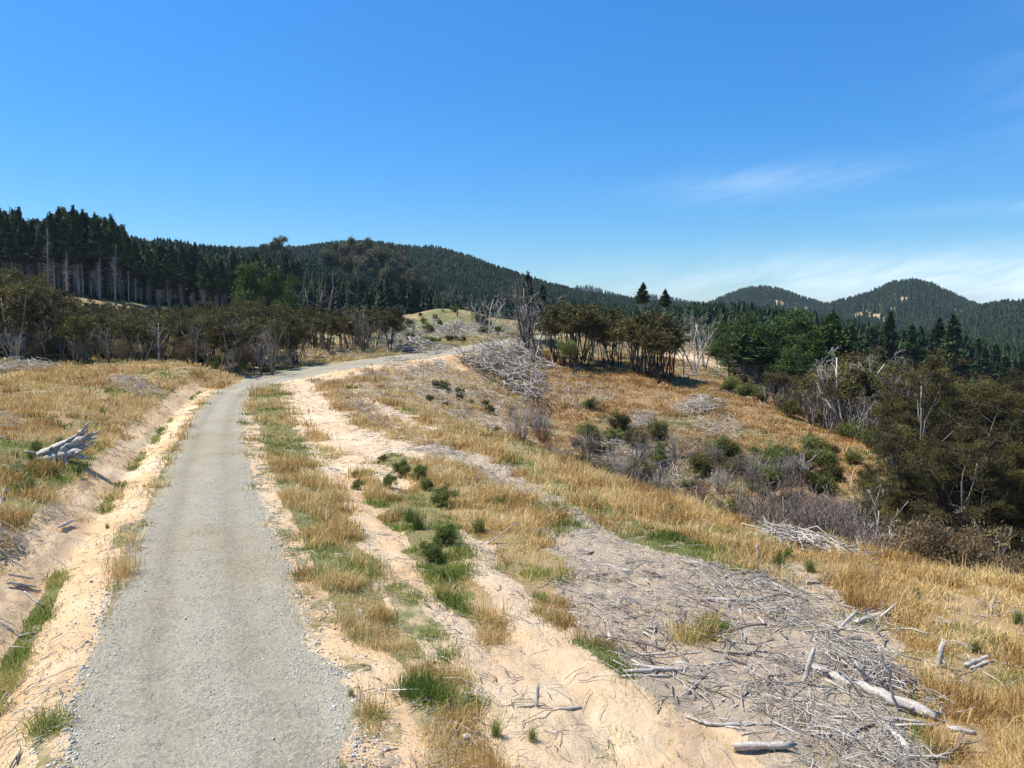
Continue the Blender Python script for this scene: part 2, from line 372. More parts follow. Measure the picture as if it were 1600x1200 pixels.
M['radiata'] = tone_mat('radiata_needle', [(0, (.028, .05, .012)), (.5, (.055, .095, .018)), (1, (.10, .15, .03))], .75, .15, .4)
M['oldpine'] = tone_mat('old_pine_needle', [(0, (.06, .065, .03)), (.5, (.14, .14, .07)), (1, (.26, .25, .14))], .8, .15, .2)
M['forest'] = tone_mat('plantation_needle', [(0, (.009, .020, .008)), (.4, (.021, .044, .016)), (.75, (.04, .075, .026)), (1, (.075, .115, .04))], .8, .05)
M['bark'] = wood_mat('grey_bark', (.10, .085, .07), (.19, .165, .14), (.30, .27, .24), 3)
M['darkbark'] = wood_mat('dark_bark', (.035, .028, .022), (.075, .06, .048), (.14, .12, .10), 3)
M['bleached'] = wood_mat('bleached_wood', (.21, .18, .15), (.43, .39, .34), (.62, .575, .51), 5)
M['weather'] = wood_mat('weathered_wood', (.25, .215, .175), (.47, .425, .36), (.66, .61, .53), 5)
M['brownwood'] = wood_mat('brown_wood', (.10, .07, .06), (.20, .15, .125), (.32, .25, .21), 5)
M['stone'] = wood_mat('stone_surface', (.34, .32, .27), (.48, .455, .39), (.66, .63, .56), 4, bump=.3)
M['whitestone'] = wood_mat('pale_stone', (.45, .42, .37), (.6, .57, .5), (.72, .69, .62), 3, bump=.3)

# ------------------------------------------------------------------ mesh helpers
C = bpy.context.scene.collection
def mk_mesh(name, V, Fc, tone=None, m=None, smooth=False):
    V = np.asarray(V, np.float32); Fc = np.asarray(Fc, np.int32); k = Fc.shape[1]
    me = bpy.data.meshes.new(name); me.vertices.add(len(V)); me.vertices.foreach_set('co', V.ravel())
    me.loops.add(Fc.size); me.loops.foreach_set('vertex_index', Fc.ravel())
    me.polygons.add(len(Fc)); me.polygons.foreach_set('loop_start', np.arange(0, Fc.size, k, dtype=np.int32))
    if smooth: me.polygons.foreach_set('use_smooth', np.ones(len(Fc), bool))
    if tone is not None:
        a = me.attributes.new('tone', 'FLOAT', 'POINT'); a.data.foreach_set('value', np.asarray(tone, np.float32))
    me.update(); me.validate()
    if m: me.materials.append(m)
    return me
def link(name, me, parent=None):
    o = bpy.data.objects.new(name, me); C.objects.link(o)
    if parent is not None: o.parent = parent
    return o
def tag(o, label=None, cat=None, group=None, kind=None):
    if label: o['label'] = label
    if cat: o['category'] = cat
    if group: o['group'] = group
    if kind: o['kind'] = kind
    return o

def tubes(paths, radii, sides=5, tone=None, cap=True):
    """paths (n,m,3), radii (n,m) -> triangles of n tapered tubes"""
    paths = np.asarray(paths, float); radii = np.asarray(radii, float); n, m, _ = paths.shape
    T = np.gradient(paths, axis=1); T /= np.linalg.norm(T, axis=2, keepdims=True) + 1e-9
    ref = np.where(np.abs(T[:, :1, 2:3]) > .9, np.array([1., 0, 0]), np.array([0, 0, 1.]))
    A_ = np.cross(T, np.broadcast_to(ref, T.shape)); A_ /= np.linalg.norm(A_, axis=2, keepdims=True) + 1e-9
    B_ = np.cross(T, A_)
    an = np.arange(sides) * 2 * np.pi / sides
    V = paths[:, :, None] + radii[:, :, None, None] * (np.cos(an)[None, None, :, None] * A_[:, :, None] + np.sin(an)[None, None, :, None] * B_[:, :, None])
    V = V.reshape(n, m * sides, 3)
    f = []
    for i in range(m - 1):
        for j in range(sides):
            a = i * sides + j; b = i * sides + (j + 1) % sides; f += [(a, b, b + sides), (a, b + sides, a + sides)]
    if cap:
        for j in range(1, sides - 1): f += [(0, j + 1, j), ((m - 1) * sides, (m - 1) * sides + j, (m - 1) * sides + j + 1)]
    f = np.array(f); Fc = (f[None] + (np.arange(n) * m * sides)[:, None, None]).reshape(-1, 3)
    tn = rng.random(n) if tone is None else np.broadcast_to(tone, (n,))
    return V.reshape(-1, 3), Fc, np.repeat(tn, m * sides)

class Buf:
    def __init__(s): s.v = []; s.f = []; s.t = []; s.n = 0
    def add(s, V, Fc, T):
        s.v.append(V); s.f.append(Fc + s.n); s.t.append(T); s.n += len(V); return s
    def mesh(s, name, m, smooth=False):
        return mk_mesh(name, np.concatenate(s.v), np.concatenate(s.f), np.concatenate(s.t), m, smooth)

def unit(v): return v / (np.linalg.norm(v) + 1e-9)
def wander(p, d, Lg, m=5, bend=.25, up=0.0, rg=rng):
    pts = [np.array(p, float)]; d = unit(np.array(d, float))
    for i in range(m - 1):
        d = unit(d + rg.normal(0, bend, 3) + np.array([0, 0, up])); pts.append(pts[-1] + d * Lg / (m - 1))
    return np.array(pts), d
def taper(r0, r1, m=5): return np.linspace(r0, r1, m)
def side_dir(d, ang, rg):
    q = rg.normal(0, 1, 3); q = unit(q - d * np.dot(q, d)); return unit(d * math.cos(ang) + q * math.sin(ang))

def skeleton(starts, levels, rg, m=5):
    """starts: (p, d, length, r); levels: list of dict(n, ang, len, rad, t0, bend, up). returns paths, radii, tips of the last level"""
    PA, RA = [], []; cur = []
    for p, d, Lg, r, bend, up in starts:
        path, dd = wander(p, d, Lg, m, bend, up, rg); PA.append(path); RA.append(taper(r, r * .35, m)); cur.append((path, r, Lg))
    tips = [c[0][-1] for c in cur]
    for lv in levels:
        nxt = []; tips = []
        for path, r, Lg in cur:
            for k in range(lv['n']):
                t = lv['t0'] + (1 - lv['t0']) * (k + rg.random()) / lv['n']; i = min(int(t * (m - 1)), m - 2); f = t * (m - 1) - i
                p = path[i] * (1 - f) + path[i + 1] * f; d = unit(path[i + 1] - path[i]); rr = r * (1 - .6 * t) * lv['rad']
                Ln = Lg * lv['len'] * (1.15 - .6 * t * lv.get('shr', 1)) * rg.uniform(.7, 1.25)
                dd = side_dir(d, R(lv['ang']) * rg.uniform(.6, 1.3), rg); dd[2] += lv.get('lift', 0); pa, _ = wander(p, dd, Ln, m, lv['bend'], lv['up'], rg)
                PA.append(pa); RA.append(taper(rr, rr * .3, m)); nxt.append((pa, rr, Ln)); tips.append(pa[-1])
        cur = nxt
    return np.array(PA), np.array(RA), np.array(tips), cur

def leaves(cen, rad, n, size, elong=1.6, tone0=None, rg=rng, flat=1.0, updir=0.0):
    """n leaf triangles gathered round each centre; rad (k,3)"""
    cen = np.asarray(cen); k = len(cen); rad = np.broadcast_to(rad, (k, 3))
    q = rg.normal(0, .55, (k, n, 3)); q = np.clip(q, -1.3, 1.3); c = (cen[:, None] + q * rad[:, None]).reshape(-1, 3)
    d = rg.normal(0, 1, (k * n, 3)); d[:, 2] = d[:, 2] * flat + updir; d /= np.linalg.norm(d, axis=1, keepdims=True)
    e = rg.normal(0, 1, (k * n, 3)); e -= d * (e * d).sum(1, keepdims=True); e /= np.linalg.norm(e, axis=1, keepdims=True)
    s = size * rg.uniform(.6, 1.35, (k * n, 1))
    V = np.stack([c - e * s * .5, c + e * s * .5, c + d * s * elong], 1).reshape(-1, 3)
    base = rg.random((k, 1)) if tone0 is None else np.broadcast_to(np.asarray(tone0).reshape(-1, 1), (k, 1))
    tn = np.clip(base * .72 + rg.random((k, n)) * .28, 0, 1).reshape(-1)
    return V, np.arange(k * n * 3).reshape(-1, 3), np.repeat(tn, 3)

# ------------------------------------------------------------------ plant prototypes (mesh data only, unit metres)
def proto_kanuka(seed, h=9.0, wide=1.0, nleaf=46, leaf=.17, rr=(.35, .75), sq=.6, stems=4, dens=1.0, m1='darkbark', m2='kanuka', low=.45):
    rg = np.random.default_rng(seed); st = []
    for k in range(stems):
        a = k / stems * 6.283 + rg.uniform(-.6, .6); sl = rg.uniform(.08, .38) * wide
        st.append(((math.cos(a) * .12, math.sin(a) * .12, -.5), (math.cos(a) * sl, math.sin(a) * sl, 1), h * rg.uniform(.72, .95), h * .0125, .07, .03))
    PA, RA, tips, cur = skeleton(st, [dict(n=int(5 * dens), ang=38, len=.46, rad=.62, t0=low, bend=.16, up=.10), dict(n=4, ang=40, len=.5, rad=.6, t0=.35, bend=.2, up=.08)], rg)
    tr = Buf(); V, f, t = tubes(PA, RA, 4); tr.add(V, f, t)
    # fine dead twigs inside the crown
    idx = rg.integers(0, len(cur), len(cur)); tw = [wander(cur[i][0][1], side_dir(unit(cur[i][0][2] - cur[i][0][0]), 1.0, rg), rg.uniform(.5, 1.2), 5, .3, 0, rg)[0] for i in idx]
    V, f, t = tubes(np.array(tw), np.tile(taper(.02, .008), (len(tw), 1)), 3); tr.add(V, f, t)
    hz = tips[:, 2].max(); keep = tips[:, 2] > hz * .38
    cen = np.concatenate([tips[keep], np.array([c[0][3] for c in cur])[keep][::2]]); r = rg.uniform(*rr, (len(cen), 1)) * np.array([1, 1, sq]) * h / 9
    V, f, t = leaves(cen, r, nleaf, leaf, 1.5, None, rg, .6, .5)
    return tr.mesh('trunk', M[m1]), mk_mesh('crown', V, f, t, M[m2])
def proto_dead(seed, h=8.0, spread=34, stems=1, fine=4, m='bark', r=.017):
    rg = np.random.default_rng(seed); st = []
    for k in range(stems):
        a = k / stems * 6.283 + rg.uniform(-.6, .6); sl = 0 if stems == 1 else rg.uniform(.1, .4)
        st.append(((math.cos(a) * .06, math.sin(a) * .06, -.4), (math.cos(a) * sl, math.sin(a) * sl, 1), h * rg.uniform(.75, .95), h * r, .09, .04))
    PA, RA, tips, cur = skeleton(st, [dict(n=7 if stems == 1 else 5, ang=spread, len=.5, rad=.62, t0=.25, bend=.18, up=.07), dict(n=4, ang=36, len=.5, rad=.6, t0=.3, bend=.22, up=.06), dict(n=fine, ang=36, len=.55, rad=.65, t0=.3, bend=.25, up=.03)], rg)
    V, f, t = tubes(PA, np.maximum(RA, .009), 4)
    nt_ = stems
    k = (5 * 4); b = Buf(); b.add(V[:nt_ * k], f[:nt_ * (4 * 4 * 2 + 4)], t[:nt_ * k]); c = Buf(); vv = V[nt_ * k:]; c.add(vv, f[nt_ * (4 * 4 * 2 + 4):] - nt_ * k, t[nt_ * k:])
    return b.mesh('trunk', M[m]), c.mesh('branches', M[m])
def proto_pine(seed, h=25.0, live=.5, wid=.13, m2='pine', nl=26, ls=.55, deadlen=1.6, m1='bark', sway=.15):
    rg = np.random.default_rng(seed); nz = 9
    tp = np.stack([np.cumsum(rg.normal(0, sway * .4, nz)) * .5, np.cumsum(rg.normal(0, sway * .4, nz)) * .5, np.linspace(-.6, h, nz)], 1)[None]; tp[0, 0, :2] = 0
    V, f, t = tubes(tp, np.linspace(h * .0085, .03, nz)[None], 6); tr = Buf().add(V, f, t)
    def at(z): return np.array([np.interp(z, tp[0, :, 2], tp[0, :, 0]), np.interp(z, tp[0, :, 2], tp[0, :, 1]), z])
    PA, RA, cen, rad = [], [], [], []
    z = h * .12
    while z < h * .985:
        q = z / h
        if q < live:
            for k in range(rg.integers(7, 12)):
                a = rg.uniform(0, 6.283); Lb = deadlen * rg.uniform(.4, 1.6) * (.5 + q); pa, _ = wander(at(z), (math.cos(a), math.sin(a), rg.uniform(-.3, .25)), Lb, 5, .14, -.03, rg); PA.append(pa); RA.append(taper(.05, .02))
            z += h * .022
        else:
            s = (q - live) / (1 - live); Rr = h * wid * (1 - s) ** .95 * (.55 + .45 * min(1, s * 6)) * 1.15 + .18
            for k in range(rg.integers(4, 7)):
                a = rg.uniform(0, 6.283); Lb = Rr * rg.uniform(.55, 1.25); pa, _ = wander(at(z), (math.cos(a), math.sin(a), .15 + .5 * s), Lb, 5, .1, .06, rg); PA.append(pa); RA.append(taper(.05 * (1.1 - s), .015))
                for j, u in ((2, .5), (3, .8), (4, 1.0)):
                    if rg.random() < .9: cen.append(pa[j]); rad.append((Lb * .26 + .15, Lb * .26 + .15, .28 + Lb * .07))
            z += h * (.038 - .012 * s)
    cen += [at(h * .97), at(h * 1.0), at(h * 1.03)]; rad += [(.3, .3, .6), (.16, .16, .6), (.08, .08, .6)]
    br = Buf(); V, f, t = tubes(np.array(PA), np.array(RA), 3); br.add(V, f, t)
    V, f, t = leaves(np.array(cen), np.array(rad), nl, ls, 1.5, None, rg, .7, .7)
    return tr.mesh('trunk', M[m1]), br.mesh('branches', M[m1]), mk_mesh('crown', V, f, t, M[m2])
def proto_bush(seed, h=1.0, n=34, nl=60, leaf=.07, m2='shrub', m1='darkbark', up=1.0, wide=1.0):
    rg = np.random.default_rng(seed); st = []
    for k in range(9):
        a = rg.uniform(0, 6.283); sl = rg.uniform(.1, .9) * wide; st.append(((0, 0, -.1), (math.cos(a) * sl, math.sin(a) * sl, 1), h * rg.uniform(.6, .95), .022 * h, .12, .03))
    PA, RA, tips, cur = skeleton(st, [dict(n=5, ang=32, len=.55, rad=.6, t0=.25, bend=.2, up=.08)], rg)
    V, f, t = tubes(PA, RA, 4); tr = Buf().add(V, f, t)
    V, f, t = leaves(tips, np.array([.17, .17, .17]) * h, nl, leaf, 3.2, None, rg, .9, up)
    return tr.mesh('stems', M[m1]), mk_mesh('foliage', V, f, t, M[m2])
def proto_twigbush(seed, h=2.2, m='bark', n=16):
    rg = np.random.default_rng(seed); st = []
    for k in range(n):
        a = rg.uniform(0, 6.283); sl = rg.uniform(.05, .55); st.append(((math.cos(a) * .2, math.sin(a) * .2, -.15), (math.cos(a) * sl, math.sin(a) * sl, 1), h * rg.uniform(.6, 1), .016 * h, .1, .02))
    PA, RA, tips, cur = skeleton(st, [dict(n=5, ang=26, len=.5, rad=.6, t0=.25, bend=.16, up=.06), dict(n=3, ang=26, len=.55, rad=.6, t0=.3, bend=.2, up=.04)], rg)
    V, f, t = tubes(PA, np.maximum(RA, .006), 3); return Buf().add(V, f, t).mesh('twiggy_shrub', M[m])
def proto_tussock(seed, h=.8, n=170, m='rush', w=.012, spread=.55, lean=.8):
    rg = np.random.default_rng(seed); return mk_mesh('tussock', *blades(np.zeros((n, 3)) + np.concatenate([rg.normal(0, .09, (n, 2)), np.zeros((n, 1))], 1), np.full(n, h), np.full(n, w), rg, spread, .0), M[m])
def blades(base, hh, ww, rg, spread=.45, drop=.25, tone=None):
    n = len(base); a = rg.uniform(0, 6.283, n); ln = rg.random(n) ** 1.1 * spread
    d = np.stack([np.cos(a) * ln, np.sin(a) * ln, np.ones(n)], 1); d /= np.linalg.norm(d, axis=1, keepdims=True)
    hh = hh * rg.uniform(.55, 1.15, n); b = rg.uniform(0, 6.283, n); s = np.stack([np.cos(b), np.sin(b), np.zeros(n)], 1) * ww[:, None] * .5
    mid = base + d * hh[:, None] * .55; tip = base + d * hh[:, None] * .9 + np.stack([d[:, 0], d[:, 1], -np.abs(ln) * .7], 1) * hh[:, None] * .45
    V = np.stack([base - s, base + s, mid + s * .8, mid - s * .8, tip], 1).reshape(-1, 3)
    f = np.array([(0, 1, 2), (0, 2, 3), (3, 2, 4)]); Fc = (f[None] + np.arange(n)[:, None, None] * 5).reshape(-1, 3)
    tn = rg.random(n) if tone is None else np.clip(tone + rg.normal(0, .16, n), 0, 1)
    return V, Fc, np.repeat(tn, 5)
def proto_branch(seed, Lg=1.6, r=.03, forks=3, m='weather', bend=.16, flat=.35):
    rg = np.random.default_rng(seed); pts, _ = wander((-Lg / 2, 0, 0), (1, 0, 0), Lg, 7, bend, 0, rg); pts[:, 2] *= flat; PA = [pts]; RA = [taper(r, r * .45, 7)]
    for k in range(forks):
        i = rg.integers(1, 6); d = unit(pts[i] - pts[i - 1]); dd = side_dir(d, rg.uniform(.5, 1.1), rg); dd[2] = abs(dd[2]) * .5
        pa, _ = wander(pts[i], dd, Lg * rg.uniform(.2, .5), 7, bend * 1.4, 0, rg); PA.append(pa); RA.append(taper(r * .6, r * .2, 7))
    PA = np.array(PA); V, f, t = tubes(PA, np.array(RA), 5, tone=rg.random())
    V[:, 2] -= V[:, 2].min() + r * .5
    return mk_mesh('branch', V, f, t, M[m], True)

def place(name, meshes, x, y, s=1.0, rz=None, label=None, cat=None, group=None, sink=0.0, sz=None, parts=('trunk', 'crown')):
    """a thing: an Empty at its foot carrying its parts"""
    z = float(H([x], [y])[0]) - sink
    if isinstance(meshes, bpy.types.Mesh): meshes = [meshes]
    if len(meshes) == 1:
        o = link(name, meshes[0])
    else:
        o = bpy.data.objects.new(name, None); C.objects.link(o); o.empty_display_size = .3
        for me, nm in zip(meshes, parts): link(nm, me, o)
    o.location = (x, y, z); o.rotation_euler = (0, 0, rng.uniform(0, 6.283) if rz is None else rz); o.scale = (s, s, sz if sz else s)
    return tag(o, label, cat, group)

# ================================================================== ground
quads = np.stack([idx[:-1], idx[1:], nxt[1:], nxt[:-1]], -1).reshape(-1, 4)[:, ::-1]
gm = mk_mesh('ground', np.stack([gx, gy, gz], 1), quads[:, ::-1], None, None, True)
cg, cdr, cli, cwm, crd = cover(gx, gy)
far = np.hypot(gx, gy) > 230
cg[far] = 1
rust = sstep(50, 78, np.hypot(gx, gy)) * (gx > -2 - gy * .02) * sstep(150, 120, gy)
bands = np.zeros(len(gx)); nq = (crd > 0) & (np.hypot(gx, gy) < 200); dq, _, _ = seg_dist(gx[nq], gy[nq]); dq = dq + (fbm(gx[nq], gy[nq], 6, 2, 33) - .5) * .5
bands[nq] = np.exp(-((dq - .95) / .38) ** 2) + np.exp(-((dq + .95) / .42) ** 2)
# dark floor colour under the woods and the left belt
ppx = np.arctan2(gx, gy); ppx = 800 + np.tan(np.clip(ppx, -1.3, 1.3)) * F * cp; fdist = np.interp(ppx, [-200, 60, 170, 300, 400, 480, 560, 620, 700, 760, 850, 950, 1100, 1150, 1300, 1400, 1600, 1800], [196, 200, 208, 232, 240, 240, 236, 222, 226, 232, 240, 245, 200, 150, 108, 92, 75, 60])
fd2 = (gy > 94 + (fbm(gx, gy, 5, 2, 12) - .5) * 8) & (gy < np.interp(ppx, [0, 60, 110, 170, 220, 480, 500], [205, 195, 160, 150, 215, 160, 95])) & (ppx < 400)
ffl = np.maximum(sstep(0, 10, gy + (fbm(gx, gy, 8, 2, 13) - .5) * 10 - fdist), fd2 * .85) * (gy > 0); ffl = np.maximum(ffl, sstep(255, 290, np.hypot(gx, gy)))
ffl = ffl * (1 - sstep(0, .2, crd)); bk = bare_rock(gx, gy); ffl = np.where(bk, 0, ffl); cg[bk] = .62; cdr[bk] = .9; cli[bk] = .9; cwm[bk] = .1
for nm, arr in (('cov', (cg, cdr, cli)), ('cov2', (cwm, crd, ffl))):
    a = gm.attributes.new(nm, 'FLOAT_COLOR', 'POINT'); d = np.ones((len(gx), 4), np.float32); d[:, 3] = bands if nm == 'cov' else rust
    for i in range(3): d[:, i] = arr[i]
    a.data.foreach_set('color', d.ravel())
# a pit-free middle
ground = link('ground', gm); tag(ground, 'sandy clear-felled ground with slopes, gully and hills', 'ground', kind='structure')

# highest elevation angle met so far along each azimuth: what ground can be seen
EL = (gz.reshape(NR, NA) - CZ) / GR; RUN = np.maximum.accumulate(EL, axis=0)
def seen(x, y, ztop, slack=.0):
    az = np.arctan2(x, y); r = np.hypot(x, y)
    ia = np.clip(np.searchsorted(azs, az), 0, NA - 1); ir = np.clip(np.searchsorted(rs, r) - 3, 0, NR - 1)
    return (ztop - CZ) / r > RUN[ir, ia] - slack

m, nt, b, out = mat('ground_surface'); M['ground'] = m; gm.materials.append(m)
tc = nd(nt, 'ShaderNodeTexCoord').outputs['Object']
cv_ = nd(nt, 'ShaderNodeSeparateColor'); L(nt, attr(nt, 'cov').outputs['Color'], cv_.inputs[0])
cw_ = nd(nt, 'ShaderNodeSeparateColor'); L(nt, attr(nt, 'cov2').outputs['Color'], cw_.inputs[0])
nf = noise(nt, 9, 5, .65, tc); nm_ = noise(nt, 1.3, 5, .6, tc); nl = noise(nt, .22, 4, .6, tc); nfine = noise(nt, 38, 4, .7, tc)
sand = ramp(nt, nm_, [(.3, (.45, .35, .24)), (.5, (.57, .47, .345)), (.7, (.68, .595, .47))])
warm = ramp(nt, nl, [(.35, (.54, .325, .15)), (.5, (.63, .42, .22)), (.68, (.71, .56, .36))])
soil = mixc(nt, cw_.outputs[0], sand, warm)
soil = mixc(nt, 1.0, soil, ramp(nt, nfine, [(.3, .72), (.5, 1.0), (.7, 1.08)]), 'MULTIPLY')
# dark clods, chips and pebbles lying on the sand
vor = nd(nt, 'ShaderNodeTexVoronoi'); vor.inputs['Scale'].default_value = 7; L(nt, tc, vor.inputs['Vector'])
chip = mth(nt, 'MULTIPLY', ramp(nt, vor.outputs['Distance'], [(.10, 1.0), (.2, 0.0)]), ramp(nt, nm_, [(.42, 0.0), (.58, 1.0)]))
soil = mixc(nt, mth(nt, 'MULTIPLY', chip, .45), soil, (.16, .11, .07))
# woody litter
mp = nd(nt, 'ShaderNodeMapping'); mp.inputs['Scale'].default_value = (5, 22, 10); mp.inputs['Rotation'].default_value = (0, 0, .5); L(nt, tc, mp.inputs[0])
fib = noise(nt, 1.6, 6, .75, mp.outputs[0], 2.5)
lit = ramp(nt, fib, [(.34, (.14, .11, .08)), (.44, (.36, .285, .205)), (.56, (.56, .44, .31)), (.72, (.66, .565, .44))])
fl = ramp(nt, mth(nt, 'ADD', cv_.outputs[2], mth(nt, 'ADD', mth(nt, 'MULTIPLY_ADD', nf, 1.1, -.62), mth(nt, 'MULTIPLY_ADD', nm_, 1.6, -.85))), [(.42, 0.0), (.72, .8)])
vo2 = nd(nt, 'ShaderNodeTexVoronoi'); vo2.inputs['Scale'].default_value = 19; vo2.inputs['Randomness'].default_value = 1; L(nt, tc, vo2.inputs['Vector'])
spk = mth(nt, 'MULTIPLY', ramp(nt, vo2.outputs['Distance'], [(.14, 1.0), (.3, 0.0)]), ramp(nt, nf, [(.42, 0.0), (.56, 1.0)]))
soil = mixc(nt, mth(nt, 'MULTIPLY', spk, mth(nt, 'MULTIPLY_ADD', cv_.outputs[2], 1.0, .25)), soil, (.19, .14, .10))
base = mixc(nt, fl, soil, lit)
# thatch under the grass
tdry = ramp(nt, fib, [(.3, (.19, .125, .06)), (.55, (.35, .245, .12)), (.75, (.48, .36, .20))])
tgrn = ramp(nt, fib, [(.3, (.06, .075, .02)), (.55, (.13, .15, .045)), (.75, (.24, .23, .09))])
tdry = mixc(nt, mth(nt, 'MULTIPLY', attr(nt, 'cov2').outputs['Alpha'], .85), tdry, ramp(nt, fib, [(.3, (.14, .085, .035)), (.55, (.29, .18, .075)), (.75, (.42, .29, .13))]))
th = mixc(nt, ramp(nt, mth(nt, 'ADD', cv_.outputs[1], mth(nt, 'MULTIPLY_ADD', nl, 1.0, -.5)), [(.3, 0.0), (.6, 1.0)]), tgrn, tdry)
fg = ramp(nt, mth(nt, 'ADD', cv_.outputs[0], mth(nt, 'MULTIPLY_ADD', nm_, 1.2, -.6)), [(.48, 0.0), (.72, .9)])
base = mixc(nt, fg, base, th)
# crushed stone road
vr = nd(nt, 'ShaderNodeTexVoronoi'); vr.inputs['Scale'].default_value = 24; L(nt, tc, vr.inputs['Vector'])
grv = mixc(nt, .55, ramp(nt, nfine, [(.3, (.165, .152, .12)), (.5, (.335, .31, .245)), (.7, (.52, .49, .40))]), ramp(nt, vr.outputs['Color'], [(0, (.20, .178, .13)), (1, (.47, .43, .315))]))
grv = mixc(nt, 1.0, grv, ramp(nt, nm_, [(.3, .88), (.7, 1.1)]), 'MULTIPLY')
grv = mixc(nt, 1.0, grv, ramp(nt, nl, [(.35, (.95, .87, .78)), (.5, (1, .98, .95)), (.65, (1.03, 1.04, 1.04))]), 'MULTIPLY')
grv = mixc(nt, mth(nt, 'MULTIPLY', attr(nt, 'cov').outputs['Alpha'], .5), grv, mixc(nt, 1.0, grv, (.74, .72, .70), 'MULTIPLY'))
fr = ramp(nt, mth(nt, 'ADD', cw_.outputs[1], mth(nt, 'MULTIPLY_ADD', nf, .9, -.45)), [(.4, 0.0), (.6, 1.0)])
base = mixc(nt, fr, base, grv)
# forest floor far off, with bare rock faces on the peak
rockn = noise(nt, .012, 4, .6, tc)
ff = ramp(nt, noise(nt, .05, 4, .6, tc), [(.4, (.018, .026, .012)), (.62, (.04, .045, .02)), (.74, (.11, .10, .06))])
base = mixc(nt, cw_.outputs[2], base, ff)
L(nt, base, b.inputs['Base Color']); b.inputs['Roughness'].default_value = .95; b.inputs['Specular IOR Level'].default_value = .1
bp = nd(nt, 'ShaderNodeBump'); bp.inputs['Strength'].default_value = .75; bp.inputs['Distance'].default_value = .08
hh = mth(nt, 'ADD', mth(nt, 'MULTIPLY', nfine, .45), mth(nt, 'ADD', nf, mth(nt, 'MULTIPLY', fib, mth(nt, 'MULTIPLY', fl, 1.2)))); L(nt, hh, bp.inputs['Height']); L(nt, bp.outputs[0], b.inputs['Normal'])

# ================================================================== grass, litter, gravel (nobody could count these)
def scatter(n, r0, r1, pw):
    """points whose density falls as r**-pw"""
    e = 2 - pw; u = rng.random(n); r = (r0 ** e + u * (r1 ** e - r0 ** e)) ** (1 / e); a = rng.uniform(-1.0, 1.0, n)
    return r * np.sin(a), r * np.cos(a), r
def grass_layer():
    x, y, r = scatter(350000, 9.0, 175, 1.5)
    g, dr, li, wm, rd = cover(x, y)
    patch = fbm(x, y, 2.2, 3, 51); fine = fbm(x, y, .55, 2, 52); dn = fbm(x, y, 3.5, 3, 53)
    p = sstep(.42, .75, g + (patch - .5) * 1.1) * sstep(.36, .5, fine) + (g > .01) * np.where(r < 45, .035, .012)
    z = H(x, y)
    keep = (rng.random(len(x)) < p) & seen(x, y, z + .5, .004) & (rd < .6)
    x, y, z, r, g, dr, dn, patch = [q[keep] for q in (x, y, z, r, g, dr, dn, patch)]
    isdry = rng.random(len(x)) < sstep(.25, .75, dr + (dn - .5) * 1.7 + (fbm(x, y, .9, 2, 55) - .5) * .8)
    hgt = np.where(isdry, rng.uniform(.24, .6, len(x)) * np.where(rng.random(len(x)) < .07, 1.6, 1), rng.uniform(.09, .30, len(x))) * (.35 + 1.05 * sstep(.35, .65, fbm(x, y, .9, 2, 54))) * (.7 + .5 * sstep(.35, .65, patch)) * np.where(g > .5, 1.05, .45)
    for nm, mk, mt, lab in (('dry_grass', isdry, 'dry', 'tan dry grass over the ridges and the left field'), ('green_grass', ~isdry, 'green', 'short green grass in patches and along the drain')):
        i = np.where(mk)[0]; nb = np.clip(np.round(17 * (16 / r[i]) ** .45), 6, 18).astype(int)
        rep = np.repeat(i, nb); n = len(rep); rad = .10 + .0035 * r[rep]
        base = np.stack([x[rep] + rng.normal(0, 1, n) * rad, y[rep] + rng.normal(0, 1, n) * rad, z[rep] - .03], 1)
        ww = np.maximum(.008, r[rep] * .00075) * rng.uniform(.7, 1.4, n); tone = np.repeat(fbm(x[i], y[i], 1.7, 3, 61) * 1.6 - .3 - .45 * sstep(50, 78, r[i]) * (x[i] > -2), nb)
        V, f, t = blades(base, hgt[rep], ww, rng, .75 if nm == 'dry_grass' else .9, tone=tone)
        o = link(nm, mk_mesh(nm, V, f, t, M[mt])); tag(o, lab, 'grass', kind='stuff')
        print(nm, n)
grass_layer()

def litter_layer():
    x, y, r = scatter(135000, 9.5, 130, 1.5); g, dr, li, wm, rd = cover(x, y); z = H(x, y)
    p = (.05 + np.clip(li, 0, 1) ** 1.7) * (.25 + 1.1 * sstep(.42, .6, fbm(x, y, 1.4, 3, 81))) * np.where(g > .7, .45, 1)
    k = (rng.random(len(x)) < p) & (rd < .3) & seen(x, y, z + .3, .002)
    x, y, z, r = x[k], y[k], z[k], r[k]; n = len(x)
    Lg = rng.gamma(2.0, .13, n) + .08; Lg *= 1 + r / 120; a = rng.uniform(0, 6.283, n)
    d = np.stack([np.cos(a), np.sin(a), rng.normal(0, .16, n)], 1); q = rng.normal(0, .12, (n, 3)) * Lg[:, None]
    c = np.stack([x, y, z + .02 + rng.random(n) * .05], 1); q[:, 2] = np.abs(q[:, 2]) * .5
    # follow the slope of the ground
    e = .5 * Lg; z1 = H(x + d[:, 0] * e, y + d[:, 1] * e); z0 = H(x - d[:, 0] * e, y - d[:, 1] * e); d[:, 2] = (z1 - z0) / (2 * e) + rng.normal(0, .1, n)
    pa = np.stack([c - d * e[:, None], c + q, c + d * e[:, None]], 1)
    rr = np.maximum(rng.gamma(2, .0026, n) + .003, r * .00035)
    V, f, t = tubes(pa, np.stack([rr, rr * .9, rr * .5], 1), 3)
    o = link('woody_litter', mk_mesh('woody_litter', V, f, t, M['weather'])); tag(o, 'fine grey twigs and bark chips strewn over the cut ground', 'twigs', kind='stuff'); print('litter', n)
litter_layer()

